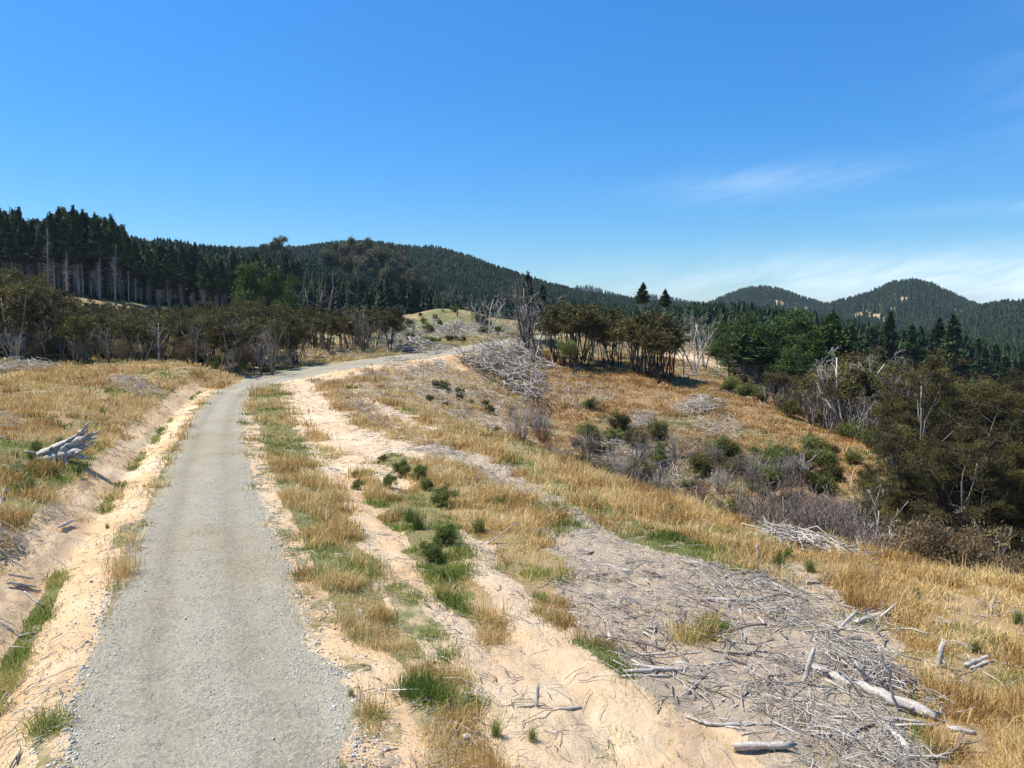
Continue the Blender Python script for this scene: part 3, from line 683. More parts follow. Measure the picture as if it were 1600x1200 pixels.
ico = np.array([(0, 0, 1), (.9, 0, .45), (.28, .85, .45), (-.72, .53, .45), (-.72, -.53, .45), (.28, -.85, .45), (.72, .53, -.45), (-.28, .85, -.45), (-.9, 0, -.45), (-.28, -.85, -.45), (.72, -.53, -.45), (0, 0, -1)], float)
icf = np.array([(0, 1, 2), (0, 2, 3), (0, 3, 4), (0, 4, 5), (0, 5, 1), (1, 6, 2), (2, 7, 3), (3, 8, 4), (4, 9, 5), (5, 10, 1), (6, 7, 2), (7, 8, 3), (8, 9, 4), (9, 10, 5), (10, 6, 1)])
def gravel_layer():
    x, y, r = scatter(600000, 9.0, 60, 1.5); k = (x > -14) & (x < 6); x, y, r = x[k], y[k], r[k]; d, zr, kk = seg_dist(x, y)
    ad = np.abs(d); p = 1.25 * np.exp(-((ad - 2.02 + .25 * sstep(34, 50, kk)) / .3) ** 2) + .07 * (ad < 2.3) + .28 * np.exp(-(ad / .32) ** 2) + .2 * np.exp(-((ad - 1.65) / .2) ** 2) + .05 * np.exp(-((ad - 3.0) / .8) ** 2); p *= .5 + .9 * sstep(.4, .6, fbm(x, y, .8, 2, 91))
    k = rng.random(len(x)) < p; x, y, r = x[k], y[k], r[k]; n = len(x); z = H(x, y)
    s = (.006 + rng.gamma(2, .0032, n)) * np.where(np.abs(d[k]) > 2.2, 1.3, .7) * (1 + r / 45)
    v = ico[None] * s[:, None, None] * rng.uniform(.55, 1.3, (n, 12, 1)) * np.array([1, 1, .7]); a = rng.uniform(0, 6.283, n); ca, sa = np.cos(a)[:, None], np.sin(a)[:, None]
    V = np.stack([v[..., 0] * ca - v[..., 1] * sa, v[..., 0] * sa + v[..., 1] * ca, v[..., 2]], -1) + np.stack([x, y, z + s * .25], 1)[:, None]
    f = (icf[None] + np.arange(n)[:, None, None] * 12).reshape(-1, 3)
    o = link('road_gravel', mk_mesh('road_gravel', V.reshape(-1, 3), f, np.repeat(rng.random(n), 12), M['stone'])); tag(o, 'loose grey crushed stone along the road and its edges', 'gravel', kind='stuff'); print('gravel', n)
gravel_layer()

# ================================================================== weathered wood lying about the near ground
BR = [proto_branch(100 + i, Lg=1.1 + .25 * (i % 5), r=.016 + .005 * (i % 4), forks=1 + i % 4, m=('weather', 'bleached', 'weather', 'brownwood')[i % 4], bend=.14 + .05 * (i % 3)) for i in range(14)]
def ground_tilt(x, y, a, e=.6):
    c, s = math.cos(a), math.sin(a); z = H([x + c * e, x - c * e], [y + s * e, y - s * e]); return -math.atan2(z[0] - z[1], 2 * e)
def hitxy(px, py, **k): h = hit(px, py, **k)[0]; return h
NBR = 0
def scatter_branches(poly, n, s0, s1, label, group, protos=BR, hi=160.):
    global NBR
    poly = np.array(poly, float); lo, hi_ = poly.min(0), poly.max(0); q = rng.uniform(lo, hi_, (n * 8, 2)); q = q[inpoly(q[:, 0], q[:, 1], poly)][:n]
    h = hit(q[:, 0], q[:, 1], 8, hi)
    for i in range(len(h)):
        o = link('fallen_branch', protos[rng.integers(len(protos))]); a = rng.uniform(0, 6.283); s = rng.uniform(s0, s1) * (1 + h[i, 1] / 90)
        o.location = (h[i, 0], h[i, 1], h[i, 2] + .01); o.rotation_euler = (0, ground_tilt(h[i, 0], h[i, 1], a), a); o.scale = (s, s, s)
        tag(o, label, 'branch', group); NBR += 1
scatter_branches([(880, 850), (1000, 840), (1200, 890), (1300, 980), (1400, 1100), (1380, 1190), (1180, 1140), (950, 1040), (870, 930)], 85, .45, .95, 'thin grey fallen branch lying in the stick litter of the right-hand slope', 'grey branches scattered over the litter slope')
scatter_branches([(1200, 940), (1260, 900), (1500, 1020), (1560, 1120), (1500, 1190), (1380, 1180), (1290, 1000)], 38, .5, 1.1, 'grey fallen branch among grass and litter around the long pale log', 'branches around the long pale log')
scatter_branches([(560, 640), (640, 660), (800, 760), (860, 860), (960, 1050), (900, 1180), (780, 1080), (620, 840), (520, 700)], 26, .22, .5, 'small stick lying on the bare sandy strip between grass rows', 'small sticks on the sandy strips')
scatter_branches([(0, 590), (280, 585), (190, 670), (100, 760), (20, 860), (0, 880)], 26, .35, .8, 'grey dead branch lying in the tan grass of the left bank', 'dead branches in the left field')
scatter_branches([(1250, 880), (1600, 950), (1600, 1100), (1450, 1000)], 22, .4, .9, 'bleached branch half hidden in the dry grass of the right slope', 'branches in the dry grass on the right')
scatter_branches([(520, 610), (620, 650), (760, 720), (850, 780), (800, 790), (640, 700), (540, 660)], 30, .5, 1.0, 'grey branch lying along the stick line below the sandy tracks', 'branches along the edge of the tracks')

def chunks():
    pr = [log_mesh((0, 0, 0), (.3 + .09 * i, .03, .02 * (i % 3)), .035 + .012 * (i % 4), .03 + .01 * (i % 3), m=('weather', 'bleached', 'brownwood', 'weather')[i % 4], knots=i % 3, sides=7, seed=700 + i, n=6) for i in range(8)]
    for poly, n, g in (([(880, 850), (1000, 840), (1200, 890), (1300, 980), (1420, 1110), (1400, 1190), (1180, 1150), (950, 1040), (870, 930)], 95, 'short wood chunks in the litter slope'), ([(1250, 900), (1600, 980), (1590, 1150), (1450, 1120)], 16, 'short wood chunks in the right-hand grass'), ([(640, 690), (760, 740), (880, 800), (860, 830), (740, 760)], 26, 'short wood chunks along the bare strip')):
        pl = np.array(poly, float); q = rng.uniform(pl.min(0), pl.max(0), (n * 8, 2)); q = q[inpoly(q[:, 0], q[:, 1], pl)][:n]; h = hit(q[:, 0], q[:, 1], 8, 90)
        for i in range(len(h)):
            o = link('wood_chunk', pr[rng.integers(8)]); a = rng.uniform(0, 6.283); s = rng.uniform(.4, 1.05); o.location = h[i] + np.array([0, 0, .02]); o.rotation_euler = (0, ground_tilt(h[i, 0], h[i, 1], a) + rng.normal(0, .12), a); o.scale = (s, s, s)
            tag(o, 'short broken chunk of wood among the ' + g.split(' in the ')[-1].split(' along the ')[-1], 'wood chunk', g)

def log_mesh(p0, p1, r0, r1, m='bleached', wob=.04, n=9, knots=2, sides=9, seed=0, forks=()):
    rg = np.random.default_rng(seed); p0 = np.array(p0); p1 = np.array(p1); r0 *= .78; r1 *= .78; Lg = np.linalg.norm(p1 - p0); t = np.linspace(0, 1, n)
    pts = p0 + (p1 - p0) * t[:, None] + rg.normal(0, wob * Lg * .25, (n, 3)) * np.sin(t * math.pi)[:, None] * np.array([1, 1, .5]); rr = (r0 + (r1 - r0) * t) * rg.uniform(.88, 1.15, n)
    bf = Buf(); V, f, tt = tubes((pts - p0)[None], rr[None], sides, tone=.75); V = V.reshape(n, sides, 3); cc = V.mean(1, keepdims=True); gr = 1 + rg.normal(0, .16, (1, sides, 1)) + rg.normal(0, .07, (n, sides, 1)); V = cc + (V - cc) * gr
    ax = unit(p1 - p0); V[0] = cc[0] + (V[0] - cc[0]) * .75 - ax * rg.uniform(0, 1.6, (sides, 1)) * r0; V[-1] = cc[-1] + (V[-1] - cc[-1]) * .6 + ax * rg.uniform(0, 2.2, (sides, 1)) * r1
    V = V.reshape(-1, 3); tt = np.clip(tt + rg.normal(0, .2, len(tt)), 0, 1); bf.add(V, f, tt)
    for k in range(knots):
        i = rg.integers(1, n - 1); d = side_dir(unit(p1 - p0), rg.uniform(.6, 1.2), rg); d[2] = abs(d[2]); pa, _ = wander(pts[i] - p0, d, Lg * rg.uniform(.08, .25), n, .15, 0, rg)
        V, f, tt = tubes(pa[None], taper(rr[i] * .45, rr[i] * .12, n)[None], 5, tone=.6); bf.add(V, f, tt)
    return bf.mesh('log', M[m], False)
def lay(name, a, b_, r0, r1, label, cat='log', lift=0., seed=0, group=None, **k):
    """a log lying between two ground pixels"""
    h = hit([a[0], b_[0]], [a[1], b_[1]], 8, 150); h[:, 2] += np.array([r0, r1]) * .55 + lift
    o = link(name, log_mesh(h[0], h[1], r0, r1, seed=seed, **k)); o.location = h[0]; return tag(o, label, cat, group)
def stand(name, a, tip, r0, r1, label, cat='branch', dy=0., seed=0, **k):
    """a stick standing or leaning from a ground pixel up to a tip"""
    h = hitxy(a[0], a[1], lo=8, hi=150); q = P(tip[0], tip[1], h[1] + dy); h = h + np.array([0, 0, -.06])
    o = link(name, log_mesh(h, q, r0, r1, seed=seed, **k)); o.location = h; return tag(o, label, cat)
lay('fallen_log', (1268, 1047), (1450, 1120), .115, .15, 'long pale bleached log lying diagonally across the litter slope', seed=1, n=12, wob=.06)
lay('fallen_log', (1448, 1120), (1530, 1120), .13, .05, 'grey root end continuing past the thick end of the long pale log', seed=2, knots=4, wob=.1)
stand('leaning_branch', (1254, 1068), (1271, 1016), .06, .065, 'short thick grey stake leaning at the upper end of the long pale log', seed=3, knots=0, wob=.02)
stand('leaning_branch', (1404, 1110), (1373, 1011), .055, .03, 'tall thin bleached stick standing up beside the long pale log', seed=4, knots=1, wob=.08)
stand('leaning_branch', (1302, 990), (1336, 957), .07, .07, 'stubby grey post leaning in the grass above the litter', seed=5, knots=0, wob=.02)
lay('fallen_log', (1340, 975), (1393, 958), .11, .09, 'broad split pale log beside the stubby leaning post', seed=6, knots=1, wob=.03)
stand('leaning_branch', (1368, 968), (1398, 945), .06, .04, 'splintered plank-like wood resting on the broad split log', seed=7, knots=0, wob=.02)
stand('broken_stump', (1366, 1072), (1338, 1038), .12, .08, 'reddish pale root stump with two prongs above the long log', 'stump', seed=8, knots=5, wob=.05)
stand('leaning_branch', (1346, 1048), (1322, 1022), .05, .03, 'forked prong beside the reddish root stump', seed=9, knots=2, wob=.1)
stand('broken_stump', (1466, 1040), (1474, 1004), .10, .07, 'rough upright grey stump in the tall dry grass', 'stump', seed=10, knots=3, wob=.04)
lay('fallen_log', (1508, 1042), (1546, 1026), .07, .05, 'short grey split log lying in the dry grass right of the upright stump', seed=11, knots=0)
lay('fallen_log', (1518, 1046), (1549, 1034), .055, .05, 'second short grey split log alongside the one right of the stump', seed=12, knots=0)
lay('fallen_log', (1101, 937), (1162, 941), .07, .09, 'pale knotted log with forked limbs at the top of the litter slope', seed=13, knots=2)
stand('fallen_limb', (1150, 942), (1212, 928), .07, .03, 'upper limb forking right from the pale knotted log', 'branch', seed=14, dy=.8, knots=3)
stand('fallen_limb', (1140, 938), (1115, 915), .04, .02, 'small broken limb rising left from the pale knotted log', 'branch', seed=15, knots=2)
lay('fallen_log', (914, 876), (985, 895), .045, .07, 'slim white log on the bare strip left of the litter slope', seed=16, knots=1, wob=.1)
lay('fallen_log', (978, 1052), (1072, 1047), .07, .045, 'pale pole lying level at the green grass tip, thicker of the two', seed=17, knots=1, wob=.05)
lay('fallen_log', (972, 1059), (1050, 1057), .045, .03, 'thin pole lying just below the thicker pale pole', seed=18, knots=2, wob=.06)
lay('fallen_log', (1000, 1024), (1095, 1020), .035, .025, 'thin curved grey pole above the two pale poles', seed=19, knots=1, wob=.15)
lay('fallen_log', (1072, 1121), (1112, 1134), .03, .045, 'bent thin end of the pale pole at the sand edge', seed=20, knots=1, wob=.1)
lay('fallen_log', (1110, 1134), (1200, 1133), .05, .045, 'straight pale pole along the sand edge', seed=21, knots=1, wob=.04)
lay('fallen_log', (1150, 1175), (1233, 1173), .10, .085, 'thick grey log lying on bare sand at the bottom edge', seed=22, knots=0, wob=.03, lift=.05)
stand('fallen_limb', (758, 850), (808, 816), .035, .02, 'pale forked limb lying over tan grass', 'branch', seed=23, knots=4, wob=.1)
stand('broken_stump', (838, 1103), (841, 1070), .05, .035, 'small white pointed stump standing on the bare sand', 'stump', seed=24, knots=2, wob=.03)
lay('fallen_limb', (808, 1105), (852, 1101), .02, .015, 'thin stick lying across the foot of the small white stump', 'branch', seed=25, knots=2)
lay('fallen_limb', (868, 1110), (906, 1106), .035, .03, 'short split stick right of the small white stump', 'branch', seed=26, knots=1)
lay('fallen_limb', (527, 820), (549, 822), .025, .02, 'tiny white stick lying in the roadside grass strip', 'branch', seed=27, knots=2)
stand('broken_stump', (1187, 880), (1183, 853), .10, .06, 'white jagged stump beside the green tussock on the ridge', 'stump', seed=28, knots=4, wob=.1)
lay('fallen_log', (1325, 1150), (1370, 1122), .05, .03, 'white splintered wood fan on the litter below the long log', seed=29, knots=6)
lay('fallen_log', (1388, 1140), (1420, 1175), .07, .09, 'twisted dark and pale root chunk below the long log', seed=30, knots=5, wob=.1)
lay('fallen_log', (1488, 1142), (1520, 1146), .08, .05, 'dark grey weathered lump in the grass under the root end', seed=31, knots=1)
lay('fallen_log', (1200, 833), (1262, 846), .10, .08, 'upper grey log in the row of slash on the ridge crest', seed=32, knots=3)
lay('fallen_log', (1215, 846), (1300, 858), .09, .06, 'long lower grey log in the row of slash on the ridge crest', seed=33, knots=3)
lay('fallen_log', (1290, 852), (1340, 868), .07, .05, 'right end grey log in the row of slash on the ridge crest', seed=34, knots=3)
lay('plank', (92, 829), (112, 820), .06, .07, 'broken grey plank end jutting from the left cut bank', 'plank', seed=35, knots=0, lift=.1)
lay('fallen_log', (12, 917), (55, 922), .05, .04, 'grey log in the small stack on top of the left bank', seed=36, knots=2, lift=.08)
lay('fallen_log', (15, 910), (52, 916), .045, .04, 'upper grey log of the small stack on the left bank', seed=37, knots=1, lift=.2)
lay('fallen_log', (38, 925), (62, 945), .03, .03, 'stick sliding down the bank from the small log stack', seed=38, knots=1)
lay('fallen_limb', (0, 972), (34, 996), .035, .03, 'dark crooked limb reaching over the sand at the left edge', 'branch', seed=39, knots=1)
lay('fallen_limb', (32, 996), (55, 990), .05, .04, 'forked foot of the dark crooked limb at the left edge', 'branch', seed=40, knots=3)
lay('fallen_limb', (92, 912), (108, 900), .03, .025, 'pinkish bark strip standing in the drain grass', 'branch', seed=41, knots=1)
lay('fallen_limb', (0, 742), (42, 722), .03, .02, 'curved pale limb in the grass at the left edge', 'branch', seed=42, knots=2, wob=.3)
lay('fallen_log', (0, 790), (8, 765), .10, .08, 'white broken wood lump at the left picture edge', seed=43, knots=2)
for k, (a, t_) in enumerate([((0, 1100), (18, 1082)), ((4, 1112), (22, 1088)), ((0, 1118), (20, 1100)), ((-6, 1104), (14, 1078))]):
    stand('fallen_limb', a, t_, .025, .015, 'dark curved stick in the small bundle at the lower left edge', seed=50 + k, knots=2)['group'] = 'dark sticks at the lower left edge'

chunks()
# the big bleached stump on the left bank
def big_stump():
    h = hitxy(96, 722, lo=8, hi=80); s = h[1] / 1150 * 88 / 2.3
    rg = np.random.default_rng(3); root = bpy.data.objects.new('driftwood_stump', None); C.objects.link(root); root.location = h
    bf = Buf(); th = np.linspace(0, math.pi, 17); ph = np.linspace(0, 2 * math.pi, 26, endpoint=False); T_, Ph = np.meshgrid(th, ph, indexing='ij')
    v = np.stack([np.sin(T_) * np.cos(Ph), np.sin(T_) * np.sin(Ph), np.cos(T_)], -1).reshape(-1, 3)
    groove = 1 + .22 * (fbm(v[:, 0] * 3 + 9 + v[:, 1], v[:, 1] * 9 + v[:, 2] * 9, 1, 3, 4) - .5) + .25 * (fbm(v[:, 0] * 2 + 5, v[:, 2] * 2 + v[:, 1], .6, 2, 6) - .5)
    groove = groove * (1 + .35 * (fbm(v[:, 0] * 3 + 20, v[:, 2] * 5 + v[:, 1] * 3, .5, 3, 40) - .5)); v = v * groove[:, None] * np.array([.85, .5, .42]); v[:, 2] += v[:, 0] * .5 + .36
    i = np.arange(17 * 26).reshape(17, 26); j = np.roll(i, -1, 1); q = np.stack([i[:-1], i[1:], j[1:], j[:-1]], -1).reshape(-1, 4); f = np.concatenate([q[:, [0, 1, 2]], q[:, [0, 2, 3]]])
    bf.add(v, f, np.clip((groove - .82) * 3.2, 0, 1)); link('stump_body', bf.mesh('stump_body', M['bleached'], False), root)  # low tone in the grooves paints cavity shade into the wood
    for a, b_, r0, r1 in [((-.9, -.25, .05), (1.0, -.15, 1.0), .24, .12), ((-.8, .1, .2), (.9, .1, .95), .22, .1), ((-.6, -.4, .1), (.9, -.35, .55), .22, .12), ((-.7, -.3, .35), (.6, -.2, 1.05), .17, .07),
                          ((.5, 0, .8), (1.2, -.1, 1.65), .13, .03), ((.55, .1, .75), (1.5, .1, 1.25), .15, .03), ((.6, -.2, .6), (1.45, -.2, .85), .14, .05), ((.5, -.35, .4), (1.2, -.45, .25), .15, .08), ((.85, 0, 1.05), (1.1, .1, 1.5), .07, .02), ((.9, -.1, .9), (1.55, -.15, 1.05), .07, .03),
                          ((-.6, -.25, .15), (-1.25, -.4, .05), .16, .06), ((-.7, -.1, .3), (-1.1, -.5, .55), .12, .04), ((-.1, -.35, .2), (-.2, -.75, -.15), .15, .08), ((.3, -.4, .3), (.5, -.7, -.1), .13, .06), ((-.8, 0, .3), (-1.15, .3, .35), .1, .04), ((.7, -.4, .35), (1.1, -.6, .6), .1, .04)]:
        me = log_mesh(np.array(a), np.array(b_), r0 * 1.25, r1 * 1.25, wob=.16, n=10, knots=2, sides=11, seed=int(abs(r0 * 1000 + b_[2] * 70))); o = link('root', me, root); o.location = a
    root.scale = (s, s, s); root.rotation_euler = (0, 0, .1); tag(root, 'big bleached driftwood-like stump with upswept roots on the left bank', 'stump')
big_stump()

# ================================================================== tangles of slash (uncountable sticks) and the great heap by the bend
def slash(name, poly, n, Lg, rad, hgt, label, m='weather', hi=260., dirx=None):
    poly = np.array(poly, float); lo, hi_ = poly.min(0), poly.max(0); q = rng.uniform(lo, hi_, (n * 5 + 50, 2)); q = q[inpoly(q[:, 0], q[:, 1], poly)][:n]
    c0 = poly.mean(0); h = hit(q[:, 0], q[:, 1], 8, hi); e = np.clip(1 - np.abs((q - c0) / (hi_ - lo) * 2).max(1), 0, 1); n = len(q)
    rad = rad * .62
    L_ = Lg * rng.uniform(.4, 1.3, n); a = rng.uniform(0, 6.283, n) if dirx is None else dirx + rng.normal(0, .5, n)
    d = np.stack([np.cos(a), np.sin(a), rng.normal(0, .25, n)], 1); c = h + np.array([0, 0, .03]) + np.stack([0 * a, 0 * a, rng.random(n) * hgt * (.3 + e)], 1)
    z1 = H(c[:, 0] + d[:, 0] * L_ * .5, c[:, 1] + d[:, 1] * L_ * .5); z0 = H(c[:, 0] - d[:, 0] * L_ * .5, c[:, 1] - d[:, 1] * L_ * .5); d[:, 2] = d[:, 2] * .6 + (z1 - z0) / L_
    q4 = rng.normal(0, .09, (n, 2, 3)) * L_[:, None, None]
    pa = np.stack([c - d * L_[:, None] * .5, c - d * L_[:, None] * .15 + q4[:, 0], c + d * L_[:, None] * .18 + q4[:, 1], c + d * L_[:, None] * .5], 1)
    rr = rad * rng.uniform(.4, 1.5, n); o0 = h.mean(0); V, f, t = tubes(pa - o0, np.stack([rr, rr * .9, rr * .7, rr * .4], 1), 4)
    o = link(name, mk_mesh(name, V, f, t, M[m])); o.location = o0; return tag(o, label, 'brushwood', kind='stuff')
slash('slash_tangle', [(165, 590), (215, 590), (255, 612), (250, 622), (200, 618), (170, 605)], 170, 1.6, .035, .7, 'grey heap of branches in the left field near the road')
slash('slash_tangle', [(-10, 568), (60, 566), (95, 574), (60, 582), (-10, 584)], 150, 2.2, .05, .9, 'grey branch heap under the bush at the far left')
slash('slash_tangle', [(-20, 640), (20, 650), (38, 670), (10, 690), (-20, 690)], 90, 1.2, .03, .6, 'grey brush heap in tan grass at the left edge')
slash('slash_tangle', [(-20, 830), (20, 835), (40, 860), (20, 880), (-20, 880)], 90, .9, .02, .4, 'tangled grey twigs on the bank at the left edge')
slash('slash_tangle', [(66, 790), (100, 790), (115, 812), (85, 826), (64, 815)], 70, .6, .015, .12, 'twigs and bark spilling down the cut bank')
slash('slash_tangle', [(1080, 880), (1210, 900), (1300, 950), (1290, 1000), (1180, 960), (1100, 930)], 330, 1.2, .02, .25, 'dense grey tangle of sticks at the top of the litter slope')
slash('slash_tangle', [(1270, 1000), (1340, 1010), (1460, 1080), (1480, 1110), (1380, 1080), (1290, 1040)], 240, 1.1, .02, .3, 'stick tangle behind the long pale log')
slash('slash_tangle', [(1180, 1000), (1280, 1060), (1400, 1130), (1480, 1200), (1330, 1200), (1230, 1120), (1130, 1060)], 230, .9, .014, .12, 'fine sticks below the long pale log')
slash('slash_tangle', [(1190, 822), (1240, 826), (1300, 848), (1350, 868), (1340, 878), (1270, 866), (1200, 845)], 220, 1.8, .045, .5, 'row of grey slash along the ridge crest')
slash('slash_tangle', [(500, 600), (540, 610), (600, 645), (640, 690), (600, 672), (540, 640)], 200, 1.4, .035, .4, 'grey slash line beside the sandy tracks')
slash('slash_tangle', [(620, 668), (700, 700), (800, 760), (880, 800), (860, 812), (760, 760), (660, 705)], 300, 1.2, .02, .15, 'grey stick line running down the bare strip')
slash('slash_tangle', [(560, 575), (700, 575), (780, 600), (800, 660), (720, 650), (640, 615), (560, 598)], 620, 2.2, .04, .5, 'grey slash covering the slope below the road bend')
slash('slash_tangle', [(600, 560), (690, 562), (710, 580), (640, 585), (600, 575)], 130, 2.0, .06, .8, 'pale root pile just below the road bend')
slash('slash_tangle', [(1050, 630), (1090, 618), (1130, 628), (1135, 640), (1080, 650), (1052, 648)], 190, 2.4, .06, .8, 'pale grey slash heap on the orange slope across the gully')
slash('slash_tangle', [(1120, 640), (1160, 660), (1160, 690), (1110, 690), (1080, 665)], 190, 2.2, .04, .5, 'grey brush trailing down from the pale slash heap')
slash('slash_tangle', [(1140, 730), (1180, 700), (1230, 710), (1260, 740), (1250, 765), (1180, 768), (1140, 755)], 420, 2.0, .03, .9, 'mauve brown brush heap across the gully', 'brownwood')
slash('slash_tangle', [(980, 650), (1010, 645), (1030, 665), (1040, 690), (990, 685)], 120, 2.4, .05, 1.0, 'pale dead branches on the scrubby bank across the gully', 'bleached')
slash('slash_tangle', [(960, 690), (1080, 700), (1180, 780), (1150, 810), (1050, 770), (960, 730)], 260, 2.0, .03, .6, 'grey dead brush through the gully scrub')
slash('slash_tangle', [(1180, 780), (1300, 780), (1360, 850), (1260, 850), (1180, 820)], 300, 2.0, .03, .8, 'mauve and grey brush in the gully below the crest', 'brownwood')
slash('slash_tangle', [(840, 570), (910, 580), (960, 620), (940, 640), (880, 640), (830, 620)], 260, 2.4, .05, .5, 'grey slash under the lone dark tree')
slash('slash_tangle', [(640, 520), (700, 505), (770, 510), (800, 520), (720, 530), (650, 530)], 160, 4.5, .11, .8, 'pale slash lines on the cut knoll beyond the road', hi=300)
slash('slash_tangle', [(600, 525), (660, 535), (710, 545), (680, 555), (600, 550)], 200, 4.0, .12, 1.2, 'pale slash heap at the foot of the cut knoll', 'bleached', hi=300)
slash('slash_tangle', [(420, 555), (560, 540), (640, 548), (560, 560), (440, 572)], 160, 3.0, .07, .8, 'grey slash on the far verge of the road', hi=300)
slash('slash_tangle', [(1050, 560), (1120, 570), (1140, 590), (1060, 590)], 130, 3.0, .08, .8, 'pale slash beside the far sandy track', hi=300)
slash('slash_tangle', [(1080, 585), (1200, 610), (1260, 645), (1200, 640), (1090, 605)], 140, 2.6, .05, .6, 'grey dead wood along the foot of the trees on the right')

slash('slash_tangle', [(715, 562), (760, 545), (845, 548), (855, 590), (840, 630), (790, 612), (745, 590)], 500, 2.6, .06, 1.4, 'dark twigs and limbs standing for the shaded gaps in the great log heap by the road bend', 'darkbark')  # dark bark colour stands in for the shade between the pale branches
ROOTS = [proto_branch(200 + i, Lg=3.4 + .5 * (i % 3), r=.065 + .018 * (i % 3), forks=2 + i % 3, m=('bleached', 'weather')[i % 2], bend=.26, flat=.8) for i in range(9)]
poly = np.array([(712, 562), (745, 548), (800, 538), (845, 548), (856, 585), (846, 630), (822, 640), (790, 612), (745, 590)], float)
q = rng.uniform(poly.min(0), poly.max(0), (2000, 2)); q = q[inpoly(q[:, 0], q[:, 1], poly)][:290]; hq = hit(q[:, 0], q[:, 1], 40, 200)
for i in range(len(hq)):
    o = link('heaped_branch', ROOTS[rng.integers(len(ROOTS))]); a = rng.normal(-.9, .55) + (math.pi if rng.random() < .5 else 0)
    e = 1 - min(1, abs(q[i, 0] - 785) / 75); o.location = hq[i] + np.array([0, 0, rng.random() * (.7 + 2.2 * e)]); s = rng.uniform(.6, 1.05)
    o.rotation_euler = (rng.uniform(-.4, .4), ground_tilt(hq[i, 0], hq[i, 1], a, 1.5) + rng.normal(0, .2), a); o.scale = (s, s, s)
    tag(o, 'gnarled bleached branch tumbled in the great log heap by the road bend', 'branch', 'branches in the great heap beside the road bend')
for k_ in range(5):
    x0 = 600 + 38 * k_; slash('slash_tangle', [(x0, 512), (x0 + 45, 500), (x0 + 50, 522), (x0 + 5, 538)], 70, 4.5, .09, .6, ('first', 'second', 'third', 'fourth', 'fifth')[k_] + ' from the left of the grey slash lines crossing the cut knoll', hi=300)
# stones
def stone(px, py, s, label, group=None, m='whitestone'):
    rg = np.random.default_rng(int(px * 7 + py)); h = hitxy(px, py, lo=8, hi=200); v = ico * rg.uniform(.75, 1.2, (12, 1)) * np.array([1, .8, .6]) * s
    me = mk_mesh('stone', v, np.concatenate([icf, [(6, 11, 7), (7, 11, 8), (8, 11, 9), (9, 11, 10), (10, 11, 6)]]), np.full(12, .8), M[m]); o = link('stone', me); o.location = h + np.array([0, 0, s * .2]); o.rotation_euler = (0, 0, rg.uniform(0, 6)); tag(o, label, 'stone', group)
stone(552, 1097, .07, 'white pebble beside the lone grass tuft on bare sand')
stone(730, 1153, .10, 'grey stone in the grass row at the bottom edge', m='stone')
for px, py in [(1290, 700), (1300, 722), (1285, 748), (1292, 752), (1298, 718), (1225, 722), (1306, 703)]: stone(px, py, .28, 'white stone dotted on the orange slope across the gully', 'white stones across the gully')
for px, py in [(1130, 800), (1100, 712), (948, 622), (978, 640), (1108, 806)]: stone(px, py, .22, 'white stone showing in the gully scrub', 'white stones in the scrub')

# ================================================================== trees
def htop(px, Y, py):                     # height a tree needs at this column and distance to reach photo row py
    x = azx(px, Y); return P(px, py, Y)[2] - float(H([x], [Y])[0])
HC = {}; PCT = []
def mh(pr):
    me = pr if isinstance(pr, bpy.types.Mesh) else pr[-1]
    if me.name not in HC:
        v = np.empty(len(me.vertices) * 3, np.float32); me.vertices.foreach_get('co', v); HC[me.name] = float(np.percentile(v[2::3], 99.7 if (pr in PCT) else 94.5))
    return HC[me.name]
KAN = [proto_kanuka(300 + i, h=9, wide=(.9, 1.3, 1.1, .8, 1.5)[i % 5], stems=(4, 5, 3, 6, 4)[i % 5], nleaf=34, leaf=.17, low=(.5, .35, .58)[i % 3], m1=('bark', 'weather', 'bark', 'darkbark')[i % 4]) for i in range(7)]
KBIG = [proto_kanuka(320 + i, h=12, wide=.75, stems=4 + i % 2, nleaf=230, leaf=.065, rr=(.24, .5), dens=1.7, low=.16, m1=('bark', 'darkbark')[i % 2], sq=.5) for i in range(4)]
TALLK = [proto_kanuka(330 + i, h=10, wide=.75, stems=3 + i, nleaf=30, leaf=.2, low=.62, m1='darkbark') for i in range(4)]
DEAD = [proto_dead(340 + i, h=8, spread=(30, 42, 36)[i % 3], stems=(1, 3, 2, 4)[i % 4], fine=3 + i % 2, m=('bark', 'bleached', 'bark')[i % 3]) for i in range(7)]
RAD = [proto_pine(350 + i, h=13, live=.18, wid=.27, m2='radiata', nl=52, ls=.26, deadlen=1.4, m1='darkbark', sway=.6) for i in range(4)]
RAD = RAD[:2] + [proto_kanuka(355 + i, h=13, wide=.35, stems=2, nleaf=60, leaf=.17, rr=(.4, .75), sq=.5, dens=1.8, low=.18, m1='darkbark', m2='radiata') for i in range(4)]
PIN = [proto_pine(360 + i, h=25, live=(.42, .5, .56, .48, .36)[i], wid=(.12, .105, .13, .115, .10)[i], deadlen=(1.7, 1.4, 2.0, 1.5, 1.2)[i], m1='weather') for i in range(5)]
PLN = [proto_pine(370 + i, h=16, live=(.08, .16, .12)[i], wid=.15, m2='forest', nl=24, ls=.42, deadlen=1.0) for i in range(3)]
OLD = [proto_kanuka(380 + i, h=20, wide=.5, stems=5, nleaf=130, leaf=.42, dens=1.3, low=.3, rr=(.45, .8), sq=.85, m1='bark', m2='oldpine') for i in range(3)]
TWG = [proto_twigbush(390 + i, h=2.4, m=('bark', 'weather', 'brownwood')[i % 3]) for i in range(4)]
BSH = [proto_bush(400 + i, h=1.0, nl=110, leaf=.030, m2=('shrub', 'kanuka')[i % 2]) for i in range(4)]
BRN = [proto_bush(410 + i, h=2.6, nl=110, leaf=.05, m2='brushy', m1='bark', up=1.6, wide=.7) for i in range(3)]
PCT += RAD[:2] + PIN + PLN
